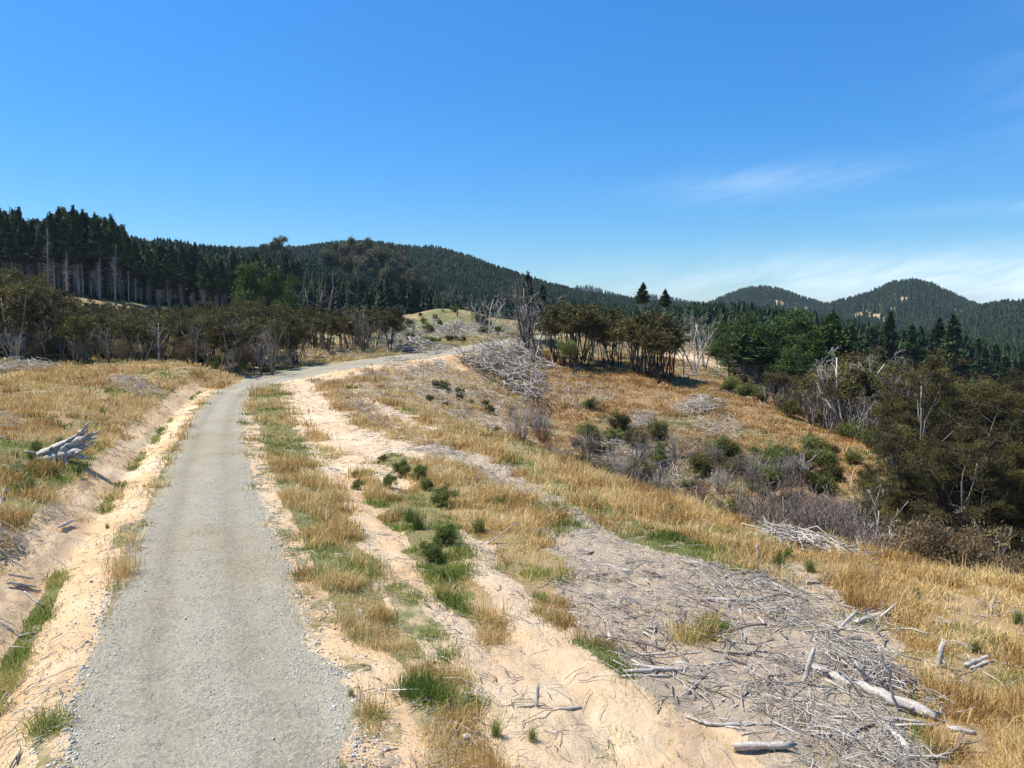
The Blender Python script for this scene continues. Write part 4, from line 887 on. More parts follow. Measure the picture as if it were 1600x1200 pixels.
PINP = ('trunk', 'branches', 'crown')
def T(protos, px, Y, top, name, label, group=None, cat='tree', base_h=9.0, parts=('trunk', 'crown'), i=None, rz=None, sx=1.0):
    h = max(htop(px, Y, top), .6); pr = protos[rng.integers(len(protos)) if i is None else i]; s = h / mh(pr)
    if isinstance(pr, tuple) and len(pr) == 2 and parts == PINP: parts = ('trunk', 'crown')
    return place(name, pr, azx(px, Y), Y, s * sx, rz, label, cat, group, sz=s, parts=parts)

# --- left belt of kanuka behind the field
gl = 'kanuka trees in the belt behind the left field'; lb = 'dark olive kanuka with pale stems in the belt between left field and pines'
tl = np.array([(-150, 420), (0, 422), (40, 432), (70, 445), (100, 462), (170, 474), (250, 480), (300, 478), (380, 470), (420, 470), (470, 482)], float)
for row, (Y, st, dn) in enumerate([(98, 20, 26), (108, 22, 18), (122, 21, 12), (138, 21, 5), (155, 22, 0), (175, 26, -2), (192, 26, -2)]):
    for px in np.arange(-110, 475, st):
        p = px + rng.uniform(-9, 9); yy = max(Y + rng.uniform(-5, 5), np.interp(p, [360, 395, 435, 500], [85, 95, 102, 112]))
        if row >= 4 and p > 330: continue
        if row >= 5 and 95 < p < 185: continue
        top = np.interp(p, tl[:, 0], tl[:, 1]) + dn * rng.uniform(.4, 1.3) + rng.uniform(0, 8)
        if htop(p, yy, top) < 3: continue
        T(KAN, p, yy, top, 'kanuka_tree', lb, gl, base_h=9.3)
gx_ = 'low dark bushes under the kanuka belt'
for px in np.arange(-90, 425, 8):
    Y = rng.uniform(93, 108); o = T(BRN if rng.random() < .3 else BSH, px + rng.uniform(-6, 6), Y, 555 + rng.uniform(-8, 8), 'understorey_bush', 'low dark bush at the foot of the kanuka belt behind the left field', gx_, 'bush', 1.0 if True else 1, ('stems', 'foliage')); o.scale = (3.2, 3.2, 2.9) if o.children[0].data.name.startswith('stems') and o.children[1].data.materials[0].name == 'shrub_leaf' else (1.1, 1.1, 1.0)
for px, Y, top, i, lab in [(75, 92, 482, 0, 'broad pale dead tree with fanned branches at the front of the left belt'), (250, 93, 490, 4, 'pale bare tree leaning slightly at the middle of the left belt'), (172, 92, 512, 3, 'bare tree with low forked limbs in the left belt'),
                          (225, 93, 520, 2, 'slim bare tree with one straight stem in the left belt'), (30, 92, 520, 1, 'small bare tree near the left end of the belt'), (305, 94, 500, 5, 'bare grey tree right of the leaning pale tree in the left belt'),
                          (355, 96, 495, 6, 'bare grey tree toward the right end of the left belt'), (410, 100, 505, 1, 'bare pale tree beside the road bend'), (118, 92, 528, 3, 'small bare tree beside the broad fanned one'), (140, 95, 505, 6, 'bare grey tree between the fanned tree and the forked one')]:
    T(DEAD, px, Y, top, 'dead_tree', lab, base_h=8.0, i=i, parts=('trunk', 'branches'))
for k in range(14):
    px = rng.uniform(-20, 430); T(DEAD, px, rng.uniform(92, 97), rng.uniform(500, 540), 'dead_tree', 'thin grey bare tree along the front edge of the left belt', 'thin bare trees along the front of the left belt', parts=('trunk', 'branches'), sx=.8)
# --- left pine plantation
sky_ = np.array([(-200, 318), (0, 322), (25, 332), (40, 326), (60, 345), (75, 342), (115, 324), (135, 338), (155, 334), (185, 342), (205, 352), (215, 374), (250, 378), (285, 384), (300, 380), (320, 394), (345, 392), (380, 396), (400, 398), (450, 401), (480, 406)], float)
fr_ = np.array([(-200, 205), (60, 207), (170, 214), (300, 238), (400, 258), (480, 270)], float)
pts = []
for k in range(9000):
    px = rng.uniform(-140, 475); Y = np.interp(px, fr_[:, 0], fr_[:, 1]) + rng.random() ** 1.4 * 80; x = azx(px, Y)
    if all((x - a) ** 2 + (Y - b) ** 2 > 7.5 for a, b, _ in pts): pts.append((x, Y, px))
    if len(pts) > 620: break
pts.sort(key=lambda q: q[1] - np.interp(q[2], fr_[:, 0], fr_[:, 1]))
lowp = Buf()
class Low:
    """many small conifers gathered into one mesh: uncountable forest"""
    def __init__(s): s.x = []; s.y = []; s.z = []; s.h = []
    def add(s, x, y, z, h): s.x.append(x); s.y.append(y); s.z.append(z); s.h.append(h)
    def build(s, name, label, m, tiers=7, k=6, wid=.16, live=.12, seg=1.0):
        x, y, z, h = [np.concatenate([np.atleast_1d(q) for q in v]) for v in (s.x, s.y, s.z, s.h)]; n = len(x); VV = []; TT = []
        tn = np.clip(.45 * rng.random(n) + .55 * (1.8 * fbm(x, y, 45, 3, 88) - .4), 0, 1)
        for t in range(tiers):
            q = live + (1 - live) * t / tiers; rr = h * wid * (1 - (t / tiers) ** 1.25) ** .8 + .12; a0 = rng.uniform(0, 6.283, n)
            for j in range(k):
                a = a0 + j * 6.283 / k + rng.uniform(-.3, .3, n); w_ = rng.uniform(.16, .42, n) * seg; r = rr * rng.uniform(.6, 1.25, n); zo = z + h * q + h * .03 * rng.normal(0, 1, n)
                zt = z + h * (q + (1 - live) / tiers * 1.5); c = np.stack([x, y, np.minimum(zt, z + h)], 1)
                p1 = np.stack([x + np.cos(a - w_) * r, y + np.sin(a - w_) * r, zo], 1); p2 = np.stack([x + np.cos(a + w_) * r, y + np.sin(a + w_) * r, zo + h * .02 * rng.normal(0, 1, n)], 1)
                VV.append(np.stack([c, p1, p2], 1)); TT.append(np.clip(tn * .6 + .4 * rng.random(n), 0, 1))
        V = np.concatenate(VV).reshape(-1, 3); o = link(name, mk_mesh(name, V, np.arange(len(V)).reshape(-1, 3), np.repeat(np.concatenate(TT), 3), M[m])); print(name, n)
        return tag(o, label, 'forest', kind='stuff')
back = Low(); gp = 'tall pines in the left plantation'; ng = 0
for x, Y, px in pts:
    top = np.interp(px, sky_[:, 0], sky_[:, 1]) - 4 + rng.random() ** 1.1 * 44 * (1 if ng < 150 else .5) + (rng.uniform(0, 10) if px > 215 else 0); h = min(max(htop(px, Y, top), 9), 31)
    if ng < 150:
        pr = PIN[rng.integers(5)]; s = h / 25.3
        place('pine_tree', pr, x, Y, max(s, .75) * rng.uniform(.85, 1.1), None, 'tall dark pine with bare grey lower trunk in the left plantation', 'tree', gp, sz=s, parts=PINP); ng += 1
    else: back.add(x, Y, float(H([x], [Y])[0]), h)
for px, Y, top, lab in [(113, 204, 412, 'straight white dead trunk at the open edge of the left plantation'), (84, 206, 375, 'tall pale dead trunk leaning left at the plantation edge'), (137, 210, 430, 'short pale dead trunk on the yellow bank edge'), (164, 212, 396, 'pale dead trunk standing mid plantation edge'), (186, 213, 400, 'grey dead trunk nearest the right of the yellow bank')]:
    T(PIN, px, Y, top - 22, 'dead_pine', lab, base_h=25.3, parts=('trunk', 'branches', 'crown'))
    o = bpy.data.objects[-1] if False else None
for o in [q for q in bpy.data.objects if q.name.startswith('dead_pine')]:
    for c in list(o.children):
        if c.name.startswith('crown'): bpy.data.objects.remove(c)
        else:
            me = c.data.copy(); me.materials.clear(); me.materials.append(M['bleached']); c.data = me
for k in range(2600):
    px = rng.uniform(-160, 480); Y = rng.uniform(285, 430); x = azx(px, Y); top = np.interp(px, sky_[:, 0], sky_[:, 1]) + rng.uniform(4, 22); h = htop(px, Y, top)
    if 5 < h: back.add(x, Y, float(H([x], [Y])[0]), min(h, 26))
back.build('pine_mass', 'dark pines filling the depth of the left plantation', 'pine', 10, 9, .15, .35)
# --- dark young plantation in the middle
mid = Low(); dk = np.array([(380, 397), (450, 400), (520, 413), (560, 422), (600, 432), (660, 450), (700, 464), (740, 474)], float); nn = 0
gm_ = 'close-planted dark conifers on the middle slope'
for k in range(2600):
    px = rng.uniform(375, 760); f = rng.random(); Y = 258 + f * 150; x = azx(px, Y); z = float(H([x], [Y])[0]); lim = np.interp(px, dk[:, 0], dk[:, 1])
    if Y < np.interp(px, [375, 480, 560, 620, 700, 760], [262, 266, 262, 235, 232, 240]): continue
    h = min(rng.uniform(12, 16), htop(px, Y, lim + rng.uniform(0, 5)))
    if h < 5: continue
    if f < .10 and nn < 70:
        s = h / 16.2; place('young_conifer', PLN[rng.integers(3)], x, Y, s, None, 'dark narrow conifer in the close-planted stand on the middle slope', 'tree', gm_, parts=PINP); nn += 1
    else: mid.add(x, Y, z, h)
mid.build('conifer_stand', 'dense dark planted conifers covering the middle slope', 'forest', 9, 9, .15, .06)
# --- old round-crowned pines on the hill behind
for px, top, Y, lab in [(435, 371, 455, 'lone pale round-crowned old pine on the skyline of the middle hill'), (420, 382, 452, 'lower old pine against the left side of the lone skyline pine'), (452, 386, 455, 'lower old pine against the right side of the lone skyline pine'),
                        (537, 380, 450, 'old pine at the left end of the hilltop cluster'), (556, 377, 450, 'second old pine from the left in the hilltop cluster'), (567, 375, 445, 'tallest old pine of the hilltop cluster'), (590, 387, 445, 'old pine right of the tallest in the hilltop cluster'),
                        (609, 386, 440, 'dark old pine with pointed top in the hilltop cluster'), (625, 395, 440, 'old pine near the right end of the hilltop cluster'), (520, 388, 440, 'low old pine leading down the left of the hilltop cluster'), (640, 410, 430, 'old pine stepping down at the right end of the cluster'), (655, 428, 425, 'lowest old pine on the right below the cluster'), (575, 398, 420, 'old pine in front of the tallest in the cluster'), (610, 405, 420, 'old pine in front of the pointed-top one')]:
    z = P(px, top, Y)[2]; h = min(max(htop(px, Y, top), 14), 30); T(OLD, px, Y, top + 8, 'old_pine', lab, base_h=20.6, sx=.85) if True else None
# --- beyond the road: scattered trees left of centre
gb = 'bare grey scrub trees beyond the road bend'
for px in np.arange(425, 640, 9):
    Y = rng.uniform(118, 140) + (px - 425) * .09; T(DEAD, px + rng.uniform(-5, 5), Y, rng.uniform(492, 528), 'scrub_tree', 'slender bare grey scrub tree beyond the road bend', gb, base_h=8.0, parts=('trunk', 'branches'), sx=.75)
for px in np.arange(425, 620, 7):
    T(KAN, px + rng.uniform(-5, 5), rng.uniform(125, 165), rng.uniform(482, 512), 'kanuka_tree', 'olive kanuka among bare scrub trees beyond the road bend', 'kanuka among the scrub beyond the bend', base_h=9.3)
for px, Y, top, lab in [(402, 150, 418, 'bushy bright green pine standing above the right end of the left belt'), (425, 165, 430, 'dark green pine right behind the bushy bright green one'), (390, 170, 432, 'green pine left behind the bushy bright green one'), (465, 170, 436, 'dim green pine left of the bare tall spire tree')]:
    T(RAD, px, Y, top, 'pine_tree', lab, base_h=13.2, parts=PINP, sx=1.0)
for px, Y, top, i, lab in [(497, 150, 428, 5, 'tall bare spire-like dead tree against the dark plantation'), (569, 128, 478, 3, 'pale many-stemmed bare tree beyond the road'), (597, 130, 492, 4, 'thin dark bare tree right of the many-stemmed one'), (715, 195, 432, 0, 'grey flat-topped dead tree on the knoll shoulder'), (693, 200, 450, 6, 'small grey tree left of the flat-topped dead tree'),
                           (745, 200, 450, 2, 'dead grey tree between flat-topped tree and round bare one'), (765, 165, 462, 1, 'round-headed bare tree with black trunk above the road'), (786, 168, 476, 4, 'second bare tree with black trunk above the road, right of the round one'), (716, 178, 500, 6, 'small bare tree on the knoll slope'),
                           (824, 128, 440, 3, 'large bare grey many-branched tree above the great log heap'), (838, 132, 462, 1, 'bare tree just right of the large one above the log heap'), (812, 134, 480, 5, 'smaller bare tree just left of the large one above the log heap')]:
    T(DEAD, px, Y, top, 'dead_tree', lab, base_h=8.0, i=i, parts=('trunk', 'branches'))
T(PLN, 826, 150, 430, 'pine_tree', 'dark pointed pine rising behind the large bare tree', base_h=16.2, parts=PINP, i=0); T(PLN, 852, 152, 448, 'pine_tree', 'green pine just right of the dark pointed pine', base_h=16.2, parts=PINP, i=1); T(PLN, 848, 165, 462, 'pine_tree', 'short green pine behind the pair above the log heap', base_h=16.2, parts=PINP)
# --- clusters in the middle
gc = 'brown crowned kanuka in the middle clump'
for px, Y, top in [(868, 128, 486), (880, 124, 482), (893, 122, 480), (905, 122, 484), (916, 126, 482), (925, 132, 492), (862, 135, 495), (898, 130, 488), (912, 134, 492)]: T(TALLK, px, Y, top, 'kanuka_tree', 'brown-topped kanuka in the dense middle clump right of the log heap', gc, base_h=10.3)
for px, Y, top, b, lab in [(943, 132, 506, KAN, 'short olive kanuka at the left of the gap between clumps'), (955, 130, 500, KAN, 'olive kanuka with rounded top between the two clumps'), (952, 140, 484, TALLK, 'taller kanuka leaning over the gap between the two clumps'), (968, 128, 502, TALLK, 'thin dark kanuka just left of the tall-stemmed clump')]: T(b, px, Y, top, 'kanuka_tree', lab, base_h=9.6)
gd = 'tall-stemmed kanuka in the right clump'
for px, Y, top in [(992, 121, 503), (1000, 119, 498), (1008, 118, 496), (1017, 117, 497), (1028, 116, 500), (1036, 117, 504), (1045, 115, 512), (1012, 121, 500), (1024, 121, 503), (1030, 113, 520), (1050, 120, 520)]: T(TALLK, px, Y, top, 'kanuka_tree', 'kanuka on tall bare dark stems in the clump above the orange slope', gd, base_h=10.3)
for k in range(26):
    px = rng.choice([rng.uniform(800, 865), rng.uniform(925, 990), rng.uniform(1045, 1130)]); Y = rng.uniform(124, 150)
    T(DEAD, px, Y, rng.uniform(492, 530), 'dead_tree', 'slender bare grey tree standing in and around the middle clumps', 'bare grey trees around the middle clumps', parts=('trunk', 'branches'), sx=.8)
for k in range(30):
    px = rng.uniform(600, 800); Y = rng.uniform(160, 205); T(DEAD, px, Y, 490 + (CZ - float(H([azx(px, Y)], [Y])[0])) * 1150 / Y - rng.uniform(12, 30), 'scrub_tree', 'small bare grey tree on the cut knoll beyond the road', 'small bare trees on the cut knoll', parts=('trunk', 'branches'), sx=.8)
for k in range(40):
    px = rng.uniform(560, 800); Y = rng.uniform(150, 203); place('scrub_bush', BSH[rng.integers(4)], azx(px, Y), Y, rng.uniform(.8, 2.2), None, 'low olive bush on the cut knoll beyond the road', 'bush', 'low bushes on the cut knoll', parts=('stems', 'foliage'))
T(DEAD, 897, 112, 556, 'dead_tree', 'lone dark small tree standing on the slope below the middle clump', base_h=8.0, i=6, parts=('trunk', 'branches'))
place('round_bush', BSH[0], azx(892, 112), 112, 2.6, 0, 'small olive bush topping the lone dark tree', 'bush', parts=('stems', 'foliage')).location.z += 3.4
T(DEAD, 805, 104, 585, 'dead_tree', 'dark twisted dead tree at the foot of the great log heap', base_h=8.0, i=5, parts=('trunk', 'branches')); 
for px, Y, top, lab in [(1000, 205, 443, 'tall pine with dark knobbly crown on the skyline above the pale knob'), (1035, 208, 453, 'spreading pine with flat-topped crown right of the knobbly skyline pine')]: T(PIN, px, Y, top, 'pine_tree', lab, base_h=25.3, parts=PINP, sx=1.7, i=1)
for px, Y, top, lab in [(1068, 170, 478, 'left of two tall bare poles among the pines'), (1075, 172, 480, 'right of two tall bare poles among the pines')]:
    T(PIN, px, Y, top, 'dead_pine', lab, base_h=25.3, parts=PINP, i=2)
for o in [q for q in bpy.data.objects if q.name.startswith('dead_pine') and any(c.name.startswith('crown') for c in q.children)]:
    for c in list(o.children):
        if c.name.startswith('crown'): bpy.data.objects.remove(c)
# --- right: bushy radiata group
for px, Y, top, lab in [(1090, 175, 500, 'green pine behind the dead-branched trees at the far track'), (1120, 165, 492, 'green pine left of the large bushy green group'), (1140, 125, 512, 'large bushy green pine with layered boughs at the left of the right-hand trees'), (1165, 130, 505, 'tall bushy green pine second in the layered group'), (1190, 128, 512, 'bushy green pine third in the layered group'),
                        (1215, 135, 500, 'bushy green pine topping the layered group'), (1245, 130, 498, 'dark green pine right of centre in the layered group'), (1262, 140, 492, 'dark broad pine at the right of the layered group'), (1288, 135, 492, 'reddish-topped dark pine ending the layered group'), (1230, 112, 528, 'bright green low pine in front of the layered group'), (1280, 115, 532, 'bright green low pine right in front of the layered group'), (1150, 150, 495, 'pine standing behind the left of the layered group')]:
    T(RAD, px, Y, top, 'pine_tree', lab, base_h=13.2, parts=PINP, sx=1.25)
for px, Y, top, lab in [(1178, 116, 530, 'half-dead pine with layered grey boughs in front of the layered group'), (1162, 118, 525, 'half-dead grey pine left of its twin in front of the layered group')]: T(PIN, px, Y, top, 'pine_tree', lab, base_h=25.3, parts=PINP, sx=2.4, i=2)
# --- right: kanuka wood
gr = 'kanuka in the wood on the right'; lr = 'dark olive-brown kanuka in the wood across the gully on the right'
top_ = np.array([(1130, 555), (1180, 560), (1240, 552), (1300, 555), (1340, 548), (1380, 566), (1420, 582), (1470, 590), (1520, 600), (1600, 610), (1750, 625)], float)
base_ = np.array([(1120, 112), (1200, 104), (1300, 90), (1400, 76), (1450, 70), (1600, 62), (1750, 60)], float)
for row in range(6):
    for px in np.arange(1140, 1720, 22):
        p = px + rng.uniform(-9, 9); Y = np.interp(p, base_[:, 0], base_[:, 1]) + row * 9 + rng.uniform(-3, 3)
        T(KAN if rng.random() < .75 else TALLK, p, Y, np.interp(p, top_[:, 0], top_[:, 1]) + rng.uniform(-2, 22) + (5 - row) * 6, 'kanuka_tree', lr, gr, base_h=9.5, sx=1.1)
for px, Y, top, i, lab in [(1325, 86, 546, 1, 'white antler-like dead tree rising above the right wood'), (1405, 80, 565, 3, 'grey fan-shaped dead tree in the right wood'), (1300, 88, 600, 4, 'grey leaning bare stems at the front of the right wood'), (1270, 93, 610, 3, 'thin bare stems at the left front of the right wood'), (1340, 82, 615, 1, 'pale forked bare tree low in the right wood'),
                           (1230, 100, 600, 6, 'bare tree at the left corner of the right wood'), (1445, 62, 705, 2, 'pale bare tree within the big foreground kanuka'), (1580, 45, 785, 1, 'white bare tree at the right edge below the big kanuka'), (1370, 60, 735, 6, 'dark bare tree leaning left of the big kanuka'), (1400, 50, 810, 4, 'small bare tree at the foot of the big kanuka')]:
    T(DEAD, px, Y, top, 'dead_tree', lab, base_h=8.0, i=i, parts=('trunk', 'branches'))
for px, Y, top, i, lab in [(1465, 54, 577, 0, 'big dark green kanuka with high rounded top on the right'), (1545, 52, 608, 1, 'big dark kanuka right of the highest one'), (1600, 50, 625, 2, 'big kanuka cut off by the right picture edge'), (1415, 56, 665, 2, 'lower spreading kanuka left of the highest one'), (1500, 47, 700, 0, 'dark kanuka low in front of the big ones'),
                           (1570, 46, 725, 1, 'low dark kanuka in front at the right edge'), (1440, 49, 765, 1, 'small dark kanuka at the lower left of the big group'), (1660, 50, 640, 0, 'kanuka just outside the right edge'), (1370, 56, 745, 0, 'small kanuka leaning out at the left of the big group'), (1395, 52, 790, 2, 'rounded green kanuka bush low left of the big group'), (1440, 58, 610, 3, 'slim kanuka on the left shoulder of the highest one'), (1500, 58, 592, 3, 'slim kanuka between the two highest of the big group'), (1575, 60, 598, 1, 'kanuka standing behind the right end of the big group'), (1530, 47, 690, 2, 'mid-height kanuka with pale stems at the front of the big group'), (1465, 48, 700, 3, 'narrow kanuka at the front centre of the big group'), (1600, 46, 690, 3, 'narrow kanuka at the very right edge'), (1425, 50, 720, 1, 'narrow kanuka at the front left of the big group'), (1390, 60, 690, 0, 'slim kanuka at the outer left of the big group')]:
    T(KBIG, px, Y, top, 'kanuka_tree', lab, base_h=11.3, i=i, sx=1.05)
for px in np.arange(1130, 1420, 7):
    p = px + rng.uniform(-4, 4); Y = np.interp(p, base_[:, 0], base_[:, 1]) - rng.uniform(-2, 4)
    if rng.random() < .5: place('understorey_bush', BSH[rng.integers(4)], azx(p, Y), Y, rng.uniform(1.4, 2.6), None, 'dark bush at the foot of the right wood', 'bush', 'dark bushes along the foot of the right wood', parts=('stems', 'foliage'))
    else: T(DEAD, p, Y, np.interp(p, top_[:, 0], top_[:, 1]) + rng.uniform(40, 75), 'dead_tree', 'thin grey bare tree along the front of the right wood', 'thin bare trees fronting the right wood', parts=('trunk', 'branches'), sx=.8)
# brown twiggy shrubs at the foot of the big group, on the crest
gt = 'brown twiggy shrubs behind the crest on the right'
for k, (px, top) in enumerate([(1440, 838), (1460, 826), (1475, 832), (1490, 845), (1520, 835), (1535, 845), (1555, 870), (1575, 878), (1595, 880), (1545, 860), (1610, 890), (1510, 862), (1425, 850)]):
    T(BRN, px, np.interp(px, CR[:, 0], CR[:, 1]) + rng.uniform(2.5, 6), top, 'twiggy_shrub', 'brown twiggy shrub with pale stems just behind the crest on the right', gt, 'shrub', 2.75, ('stems', 'foliage'))
for k in range(16):
    px = rng.uniform(1190, 1400); T(TWG, px, np.interp(px, CR[:, 0], CR[:, 1]) + rng.uniform(3, 12), np.interp(px, [1190, 1400], [790, 835]) + rng.uniform(-28, 6), 'bare_shrub', 'thin grey leafless shrub behind the slash row on the crest', 'leafless shrubs behind the crest', 'shrub', 2.4)
gg_ = 'grey leafless shrubs filling the near gully'
for k in range(48):
    px = rng.uniform(800, 1060); Y = np.interp(px, CR[:, 0], CR[:, 1]) + rng.uniform(6, 34); gy_ = project_row = 490 + (CZ - float(H([azx(px, Y)], [Y])[0])) * 1150 / Y
    T(TWG, px, Y, gy_ - rng.uniform(30, 60) * 60 / Y, 'bare_shrub', 'grey leafless shrub in the near end of the gully', gg_, 'shrub', 2.4)
gs = 'dark green scrub in the gully'
for k in range(105):
    px = rng.uniform(900, 1390); Y = np.interp(px, [900, 1100, 1390], [66, 47, 38]) + rng.random() ** 1.2 * 30; h = rng.uniform(.6, 2.1)
    place('scrub_bush', BSH[rng.integers(4)], azx(px, Y), Y, h * 1.1, None, 'olive or dark green rounded scrub bush growing in the gully', 'bush', gs, sz=h, parts=('stems', 'foliage'))
for k in range(42):
    px = rng.uniform(960, 1400); Y = np.interp(px, [1020, 1400], [60, 40]) + rng.uniform(0, 18); place('bare_shrub', [TWG[rng.integers(4)]], azx(px, Y), Y, rng.uniform(.7, 1.3), None, 'grey leafless shrub between green scrub bushes in the gully', 'shrub', 'leafless shrubs among the gully scrub')
for k in range(14):
    px = rng.uniform(660, 830); Y = rng.uniform(78, 96); place('scrub_bush', BSH[rng.integers(4)], azx(px, Y), Y, rng.uniform(.5, 1.0), None, 'low dark bush among slash below the road bend', 'bush', 'low bushes below the road bend', parts=('stems', 'foliage'))
slash('slash_tangle', [(900, 690), (960, 680), (1040, 710), (1100, 770), (1000, 760), (930, 725)], 380, 2.2, .04, 1.0, 'grey dead branches heaped through the upper gully')
slash('slash_tangle', [(1060, 690), (1150, 700), (1180, 730), (1130, 760), (1080, 730)], 260, 2.2, .04, .9, 'brown and grey debris mound in the middle of the gully slope', 'brownwood')
slash('slash_tangle', [(1250, 780), (1340, 790), (1370, 830), (1300, 830)], 220, 2.0, .035, .9, 'brown brush mound beside the big kanuka in the gully', 'brownwood')
# --- conifers on the right, each apart
gq = 'pointed conifers rising behind the right wood'
for k, px in enumerate(list(np.arange(1300, 1640, 13))):
    Y = rng.uniform(225, 275); top = np.interp(px, [1300, 1385, 1440, 1480, 1530, 1600], [512, 500, 512, 500, 530, 560]) + rng.uniform(0, 26); s = htop(px + 3, Y, top) / 25.3
    place('conifer', PIN[4] if k % 2 else PIN[rng.integers(5)], azx(px, Y), Y, max(s, .6) * 1.05, None, 'pointed dark conifer with bare lower trunk behind the right wood', 'tree', gq, sz=s, parts=PINP)
for px, Y, top, lab in [(1385, 215, 492, 'tall olive conifer rising clear above the right wood'), (1482, 215, 495, 'tallest conifer with bare whitish lower trunk on the right'), (1465, 220, 502, 'conifer left beside the tallest one on the right'), (1330, 220, 508, 'rounded conifer left of the tall olive one'), (1572, 205, 556, 'conifer with bare trunk near the right edge')]:
    T(PIN, px, Y, top, 'conifer', lab, base_h=25.3, parts=PINP, i=4, sx=1.25)
# --- the forest beyond
fm = Low()
n = 5200; px = rng.uniform(720, 1760, n); Y = 215 + rng.random(n) ** .8 * 330; x = azx(px, Y); z = H(x, Y)
h = rng.uniform(15, 23, n) * np.interp(px, [720, 900, 1100, 1760], [.7, .75, .95, 1.05])
lim = np.interp(px, [720, 800, 900, 1000, 1100, 1200, 1300, 1400, 1500, 1600, 1800], [470, 478, 484, 480, 470, 474, 486, 508, 520, 545, 560])
sx_, sy_, sz_ = x, Y, z + h
row = 600 - F * np.tan(np.arctan2(z + h - CZ, Y) + PITCH)
ok = (row > lim - 3) & seen(x, Y, z + h, .004) & ~((px < 1120) & (px > 840) & (Y < 255)) & ~((px < 880) & (Y < 262)) & ~((px > 1150) & (Y < 240)); fm.add(x[ok], Y[ok], z[ok], h[ok])
fm.build('forest', 'dark pine forest filling the ground behind the right-hand trees', 'forest', 10, 10, .14, .2)
hf = Low()
n = 130000; a = rng.uniform(-.68, .68, n); r = 460 * (3400 / 460) ** (rng.random(n)); x, y = r * np.sin(a), r * np.cos(a); z = H(x, y); h = rng.uniform(11, 17, n) * (1 + r / 9000)
bare = bare_rock(x, y) & (rng.random(n) < .85)
ok = seen(x, y, z + h, .0015) & ~bare; fq = rng.random(n) < np.where(r > 2200, .5, 1); ok &= fq
hf.add(x[ok], y[ok], z[ok], h[ok] * np.where(r[ok] > 2200, 1.3, 1)); hf.build('hill_forest', 'conifer forest covering the far hills', 'forest', 5, 5, .2, .05, 1.8)

# ================================================================== near shrubs and tussocks, one by one
TUS = [proto_tussock(500 + i, h=.8, n=190, m=('rush', 'rush', 'green')[i % 3], w=.011, spread=(.5, .7, .6)[i % 3]) for i in range(4)]
def bush(px, py, h, label, pr=None, name='shrub', wide=.95):
    h = h * .85
    q_ = hitxy(px, py, lo=8, hi=150); pr = BSH[2 * rng.integers(2)] if pr is None else pr; place(name, pr, q_[0], q_[1], h * wide, None, label, 'shrub', sz=h, parts=('stems', 'foliage'))
bush(608, 762, .75, 'dark bluish green shrub on the sand beside the vegetation row'); bush(630, 745, 1.0, 'tall olive shrub at the head of the middle vegetation row'); bush(652, 750, .9, 'olive shrub right of the tallest at the head of the middle row'); bush(560, 765, .6, 'small blue-green shrub left of the dark shrub on the sand')
bush(695, 790, 1.0, 'round olive-green shrub in the second vegetation row'); bush(680, 880, .85, 'dark brown-green shrub low in the middle row'); bush(690, 850, .8, 'dark green shrub above the brown-green one'); bush(670, 765, .7, 'small green shrub between the two vegetation rows')
bush(560, 745, .35, 'small dark shrub near the end of the sandy tracks', wide=1.4); bush(600, 720, .4, 'low dark shrub beside debris at the track end', wide=1.4)
def tus(px, py, h, label, i=0): q_ = hitxy(px, py, lo=8, hi=150); place('tussock', [TUS[i]], q_[0], q_[1], h / .8, None, label, 'grass tussock')
tus(652, 828, .95, 'tall bright green tussock in the middle row', 0); tus(640, 815, .8, 'green tussock left behind the tallest in the middle row', 1); tus(748, 832, .8, 'green tussock with orange tips in the second row', 0); tus(690, 905, .5, 'dark green low tussock at the lower end of the middle row', 1)
tus(832, 1158, .35, 'lone green tussock on the bare sand near the bottom edge', 2); tus(1217, 890, .8, 'tall green rush tussock beside the white jagged stump', 0); tus(1265, 893, .7, 'green rush tussock right of the tall one on the ridge', 1); tus(1230, 870, .6, 'small green tussock behind the tall one on the ridge', 2)
tus(775, 1150, .4, 'spiky pale green tussock in the row at the bottom edge', 2); tus(549, 1088, .22, 'small green tuft beside the white pebble', 2); tus(168, 826, .28, 'lone bright tuft on the orange verge by the drain', 2); tus(1050, 805, .7, 'green rush tussock on the crest grass', 0); tus(928, 790, .7, 'green rush tussock where the stick line meets the ridge grass', 1)
tus(160, 650, .8, 'dark green tussock behind the big bleached stump', 1); tus(55, 710, .8, 'dark green rush left of the big bleached stump', 0); tus(85, 745, .7, 'dark green rush in front of the big bleached stump', 1); tus(125, 745, .7, 'yellow-green rush right in front of the big bleached stump', 0); tus(1432, 935, .5, 'small dark green tussock in dry grass above the split log', 1); tus(1590, 975, .6, 'green tussock at the right edge in dry grass', 0)
tus(1525, 1020, .5, 'green tussock above the short split logs', 1)
for k in range(14):
    px, py = rng.uniform(20, 190), rng.uniform(670, 860)
    if px > 60 and py > 760: continue
    tus(px, py, rng.uniform(.45, .8), 'dark green rush tussock among grass on the left bank', int(rng.integers(2)))
for o in bpy.data.objects:
    if o.name.startswith('tussock') and o.get('label') == 'dark green rush tussock among grass on the left bank': o['group'] = 'rush tussocks on the left bank'
for o in bpy.data.objects:
    if o.type == 'EMPTY' and o.get('category') == 'tree': o.rotation_euler[0] = rng.normal(0, .03); o.rotation_euler[1] = rng.normal(0, .03)
